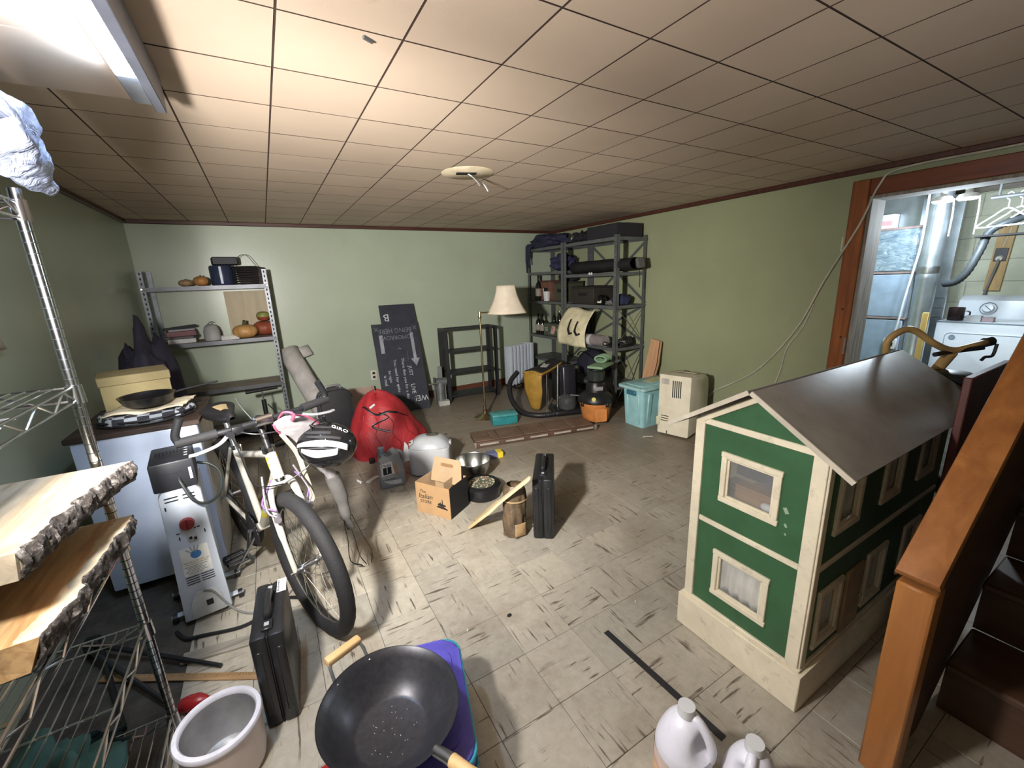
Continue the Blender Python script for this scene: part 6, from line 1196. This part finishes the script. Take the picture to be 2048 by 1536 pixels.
MB().b2((0, .02, 1.36), (.03, .62, 1.72), .004).build('foil_panel', fp_.set(.25, .5), fu); MB().b2((.031, .0, 1.35), (.70, .64, 1.73)).build('plenum', galv, fu); MB().b2((-.006, 0, 1.72), (.031, .64, 1.74), .003).build('seam_strip', mat('seam_brown', (142, 120, 116), .5), fu)
MB().b2((.12, .06, 1.74), (.60, .60, 2.03)).build('trunk_duct', galv, fu)
bxl = thing('storage_carton', 'white carton with pale red printing on top of the laundry furnace', 'carton', (5.08, 1.86, 1.7405)); MB().box((0, 0, .06), (.10, .30, .12)).build('box_body', white, bxl); MB().box((-.051, 0, .045), (.002, .28, .04)).build('print_band', mat('print_pink', (214, 150, 158), .6), bxl)
dc = thing('round_duct', 'dented vertical galvanised duct pipe beside the furnace', 'duct', (5.0, 1.405, 0)); m = MB(); m.lathe([(.072, .0), (.072, .5), (.074, .51), (.074, .53), (.072, .54), (.072, 1.28), (.075, 1.29), (.075, 1.33), (.072, 1.34), (.070, 1.45), (.073, 1.6), (.072, 2.04)], 26, warp=lambda a, z: 1+.05*noise.noise(V((math.cos(a)*2, z*4, math.sin(a)*2)))); m.build('pipe', galv, dc)
m = MB(); m.lathe([(.0755, 1.33), (.0765, 1.34), (.0765, 1.38), (.0755, 1.39)], 26, cap=False); m.build('band', steel, dc)
hs = thing('flexible_hose', 'thick dark grey bent hose beside the galvanised duct', 'hose', (0, 0, 0)); MB().tube(spline([(5.05, 1.30, 1.24), (5.0, 1.22, 1.26), (4.98, 1.16, 1.34), (5.0, 1.12, 1.50), (5.05, 1.10, 1.64), (5.06, 1.02, 1.70), (5.1, .93, 1.74)], 8), [.030 if i % 2 else .026 for i in range(49)], 10).build('ribbed_tube', mat('hose_grey', (62, 68, 72), .5), hs)
dd_ = thing('flat_duct', 'flat galvanised duct panel behind the round duct', 'duct', (0, 0, 0)); MB().b2((5.46, 1.375, 0), (5.49, 1.49, 2.0)).build('panel', galv, dd_); [MB().b2((5.452, 1.38, .92+k*.09), (5.4595, 1.485, .935+k*.09)).build('rib', galv, dd_) for k in range(3)]
# dryer
dy = thing('clothes_dryer', 'white clothes dryer with dial console against the laundry wall', 'dryer', (5.30, .665, 0)); dwm = mat('appliance_white', (222, 230, 238), .3, var=.03)
MB().b2((.0, 0, .02), (.66, .70, .905), .012, 2).build('cabinet', dwm, dy); MB().prism([(.46, .905), (.66, .905), (.66, 1.10), (.58, 1.105), (.50, 1.06)], .70, frame((0, .70, 0), (1, 0, 0), (0, 0, 1)), .012).build('console', dwm, dy)
MB().prism(roundrect(.56, .56, .04, 4), .012, frame((-.0005, .35, .53), (0, -1, 0), (0, 0, 1)) , .003).build('door', dwm, dy); MB().tube([V((-.013, .35+x, .53+z)) for x, z in roundrect(.545, .545, .035, 5)], .0022, 5, True).build('door_seam', mat('seam_blue', (130, 150, 170), .5), dy)
dk_ = frame((.475, .49, .99), (0, -1, 0), (.35, 0, 1)); MB().lathe([(.052, 0), (.056, .002), (.056, .004), (.052, .005)], 30, dk_, cap=False).build('dial_ring', mat('dial_print', (80, 96, 110), .5), dy); MB().lathe([(0, .0), (.040, .002), (.034, .022), (0, .024)], 30, dk_).build('dial', dwm, dy); MB().box((0, 0, .026), (.006, .06, .006), (0, 0, .8), 0, 1, dk_).build('dial_pointer', mat('dial_print', (80, 96, 110), .5), dy)
MB().lathe([(0, 0), (.022, 0), (.022, .003), (0, .003)], 20, frame((-.0135, .575, .765), (0, -1, 0), (0, 0, 1))).build('round_badge', mat('badge_grey', (140, 160, 178), .4), dy); MB().b2((-.004, .0, .895), (.0, .70, .903)).build('top_seam', mat('seam_blue', (130, 150, 170), .5), dy)
cu = thing('dark_mug', 'dark brown mug on the left end of the clothes dryer', 'mug', (5.40, 1.27, .9055)); MB().lathe([(0, 0), (.050, 0), (.054, .006), (.054, .115), (.050, .116), (.048, .01)], 24, cap=False).build('cup', mat('mug_dark', (50, 34, 36), .3), cu); MB().tube(spline([(0, -.053, .09), (0, -.085, .075), (0, -.08, .04), (0, -.053, .03)], 4), .006, 7).build('handle', mat('mug_dark', (50, 34, 36), .3), cu)
for k, (y, sz, c, lb) in enumerate(((1.15, (.06, .10, .05), (206, 210, 214), 'small white box on the dryer next to the mug'), (1.06, (.06, .07, .04), (176, 150, 156), 'small pinkish box on the dryer in front of the dial'))): tag(MB().box((5.38, y, .9055+sz[2]/2), sz, None, .003).build('small_box', mat('sbox%d' % k, c, .6)), lb, 'box', 'little boxes on the dryer')
# wall outlet on a strip
ws = thing('outlet_strip', 'tan wooden strip on the laundry wall carrying a black outlet and grey cord', 'outlet board', (LX-.014, 1.215, 1.44), 0, None, (R(2), 0, 0)); MB().b2((-.019, -.055, -.30), (0, .055, .30), .002).build('strip', wood('tan_strip', (214, 176, 112), (180, 140, 84), 2, 4, .6), ws)
MB().b2((-.026, -.042, -.03), (-.0192, .042, .09), .002).build('cover_plate', black, ws); MB().cyl((-.026, 0, .0), (-.055, 0, -.005), .026, .022, 16).build('plug', offwhite, ws); MB().tube(spline([(-.05, 0, -.01), (-.06, .0, -.06), (-.05, .015, -.18), (-.055, .03, -.32), (-.04, .04, -.40)], 5), .009, 8).build('cord', mat('cord_grey', (120, 122, 122), .6), ws); MB().tube(spline([(-.012, -.02, .30), (-.024, -.015, .2), (-.024, .0, .10)], 4), .004, 6).build('thin_cord', offwhite, ws)
tag(MB().ball((LX-.03, .78, 1.32), (.016, .016, .016), 2).build('wall_valve', steel), 'small metal knob on the laundry block wall beside the wooden strip', 'valve')
# lights with pull cords
lg = glow('laundry_glow', (225, 242, 255), 30)
for k, (y, lb) in enumerate(((1.288, 'lit round laundry ceiling lamp nearer the round duct'), (1.152, 'lit round laundry ceiling lamp nearer the clothes hangers'))):
    g = thing('round_ceiling_lamp', lb, 'ceiling lamp', (4.6, y, 1.872), 0, 'laundry lamps'); MB().lathe([(0, -.014), (.05, -.010), (.058, .0), (0, .0)], 28).build('diffuser', lg, g); MB().lathe([(.058, .0), (.064, .002), (.05, .03), (.02, .04), (.02, .12), (0, .12)], 28).build('housing', white, g)
    MB().tube(spline([(.0, -.062, .01), (.0, -.07, -.10), (.01, -.068, -.26)], 4), .004, 6).build('pull_cord', white, g)
wc = thing('white_cable', 'white cable hanging down the galvanised duct to a small white outlet box', 'cable', (0, 0, 0)); MB().tube(spline([(4.90, 1.46, 2.0), (4.90, 1.455, 1.6), (4.90, 1.47, 1.4), (4.90, 1.50, 1.1), (4.90, 1.52, .84), (4.905, 1.56, .77)], 6), .008, 7).build('cable', white, wc)
wo = thing('switch_box', 'small white switch box on the front of the furnace', 'switch', (4.985, 1.575, .70)); MB().b2((-.0, -.05, -.05), (.033, .05, .05), .006).build('box', white, wo); MB().box((-.002, -.005, .0), (.006, .04, .03)).build('socket', black, wo)
# hangers on a rail
hr = thing('hanger_rail', 'dark horizontal rail carrying the white clothes hangers', 'rail', (0, 0, 0)); MB().cyl((5.0, .2, 1.89), (5.0, 1.12, 1.89), .014, n=12).build('rod', darkmetal, hr); m = MB(); m.cyl((5.0, 1.08, 1.89), (5.0, 1.08, 2.049), .008, n=8); m.build('support', darkmetal, hr); MB().cyl((5.0, .25, 1.89), (5.0, .25, 2.049), .008, n=8).build('support', darkmetal, hr)
tag(MB().b2((4.96, .2, 1.60), (5.10, 1.16, 1.615), .002).build('dark_shelf', blackm), 'narrow black shelf board hung below the clothes hanger rail', 'shelf')
hgm = mat('hanger_white', (226, 232, 238), .35)
for k, (y, rz, lb) in enumerate(((1.02, 0, 'white plastic hanger, first on the rail from the lamps'), (.955, 0, 'white plastic hanger, second on the rail from the lamps'), (.89, 0, 'white plastic hanger, third on the rail from the lamps'))):
    g = thing('clothes_hanger', lb, 'hanger', (5.0, y, 1.905), 62, 'hangers on the laundry rail')
    MB().tube(spline([(.0, 0, -.10), (.0, 0, -.045), (.018, 0, -.03), (.02, 0, .0), (.0, 0, .012), (-.018, 0, .0)], 4), .004, 6).build('hook', hgm, g)
    MB().tube(spline([(0, 0, -.10), (.09, 0, -.15), (.18, 0, -.205), (.185, 0, -.225), (.0, 0, -.228), (-.185, 0, -.225), (-.18, 0, -.205), (-.09, 0, -.15)], 4, True), .006, 6, True).build('body', hgm, g)
tag(MB().b2((5.0, .72, 1.70), (5.10, .86, 1.86), .02, 2).build('metal_canister', galv), 'shiny metal canister on the hanging rail side of the laundry', 'canister').location.z = -.084
yl = tag(MB().b2((4.72, 1.27, 0), (4.745, 1.31, 1.02), .003).build('yellow_pole', wood('yellow_pole', (216, 184, 104), (190, 154, 78), 2, 4, .5)), 'pale yellow wooden batten standing in front of the round duct', 'batten')
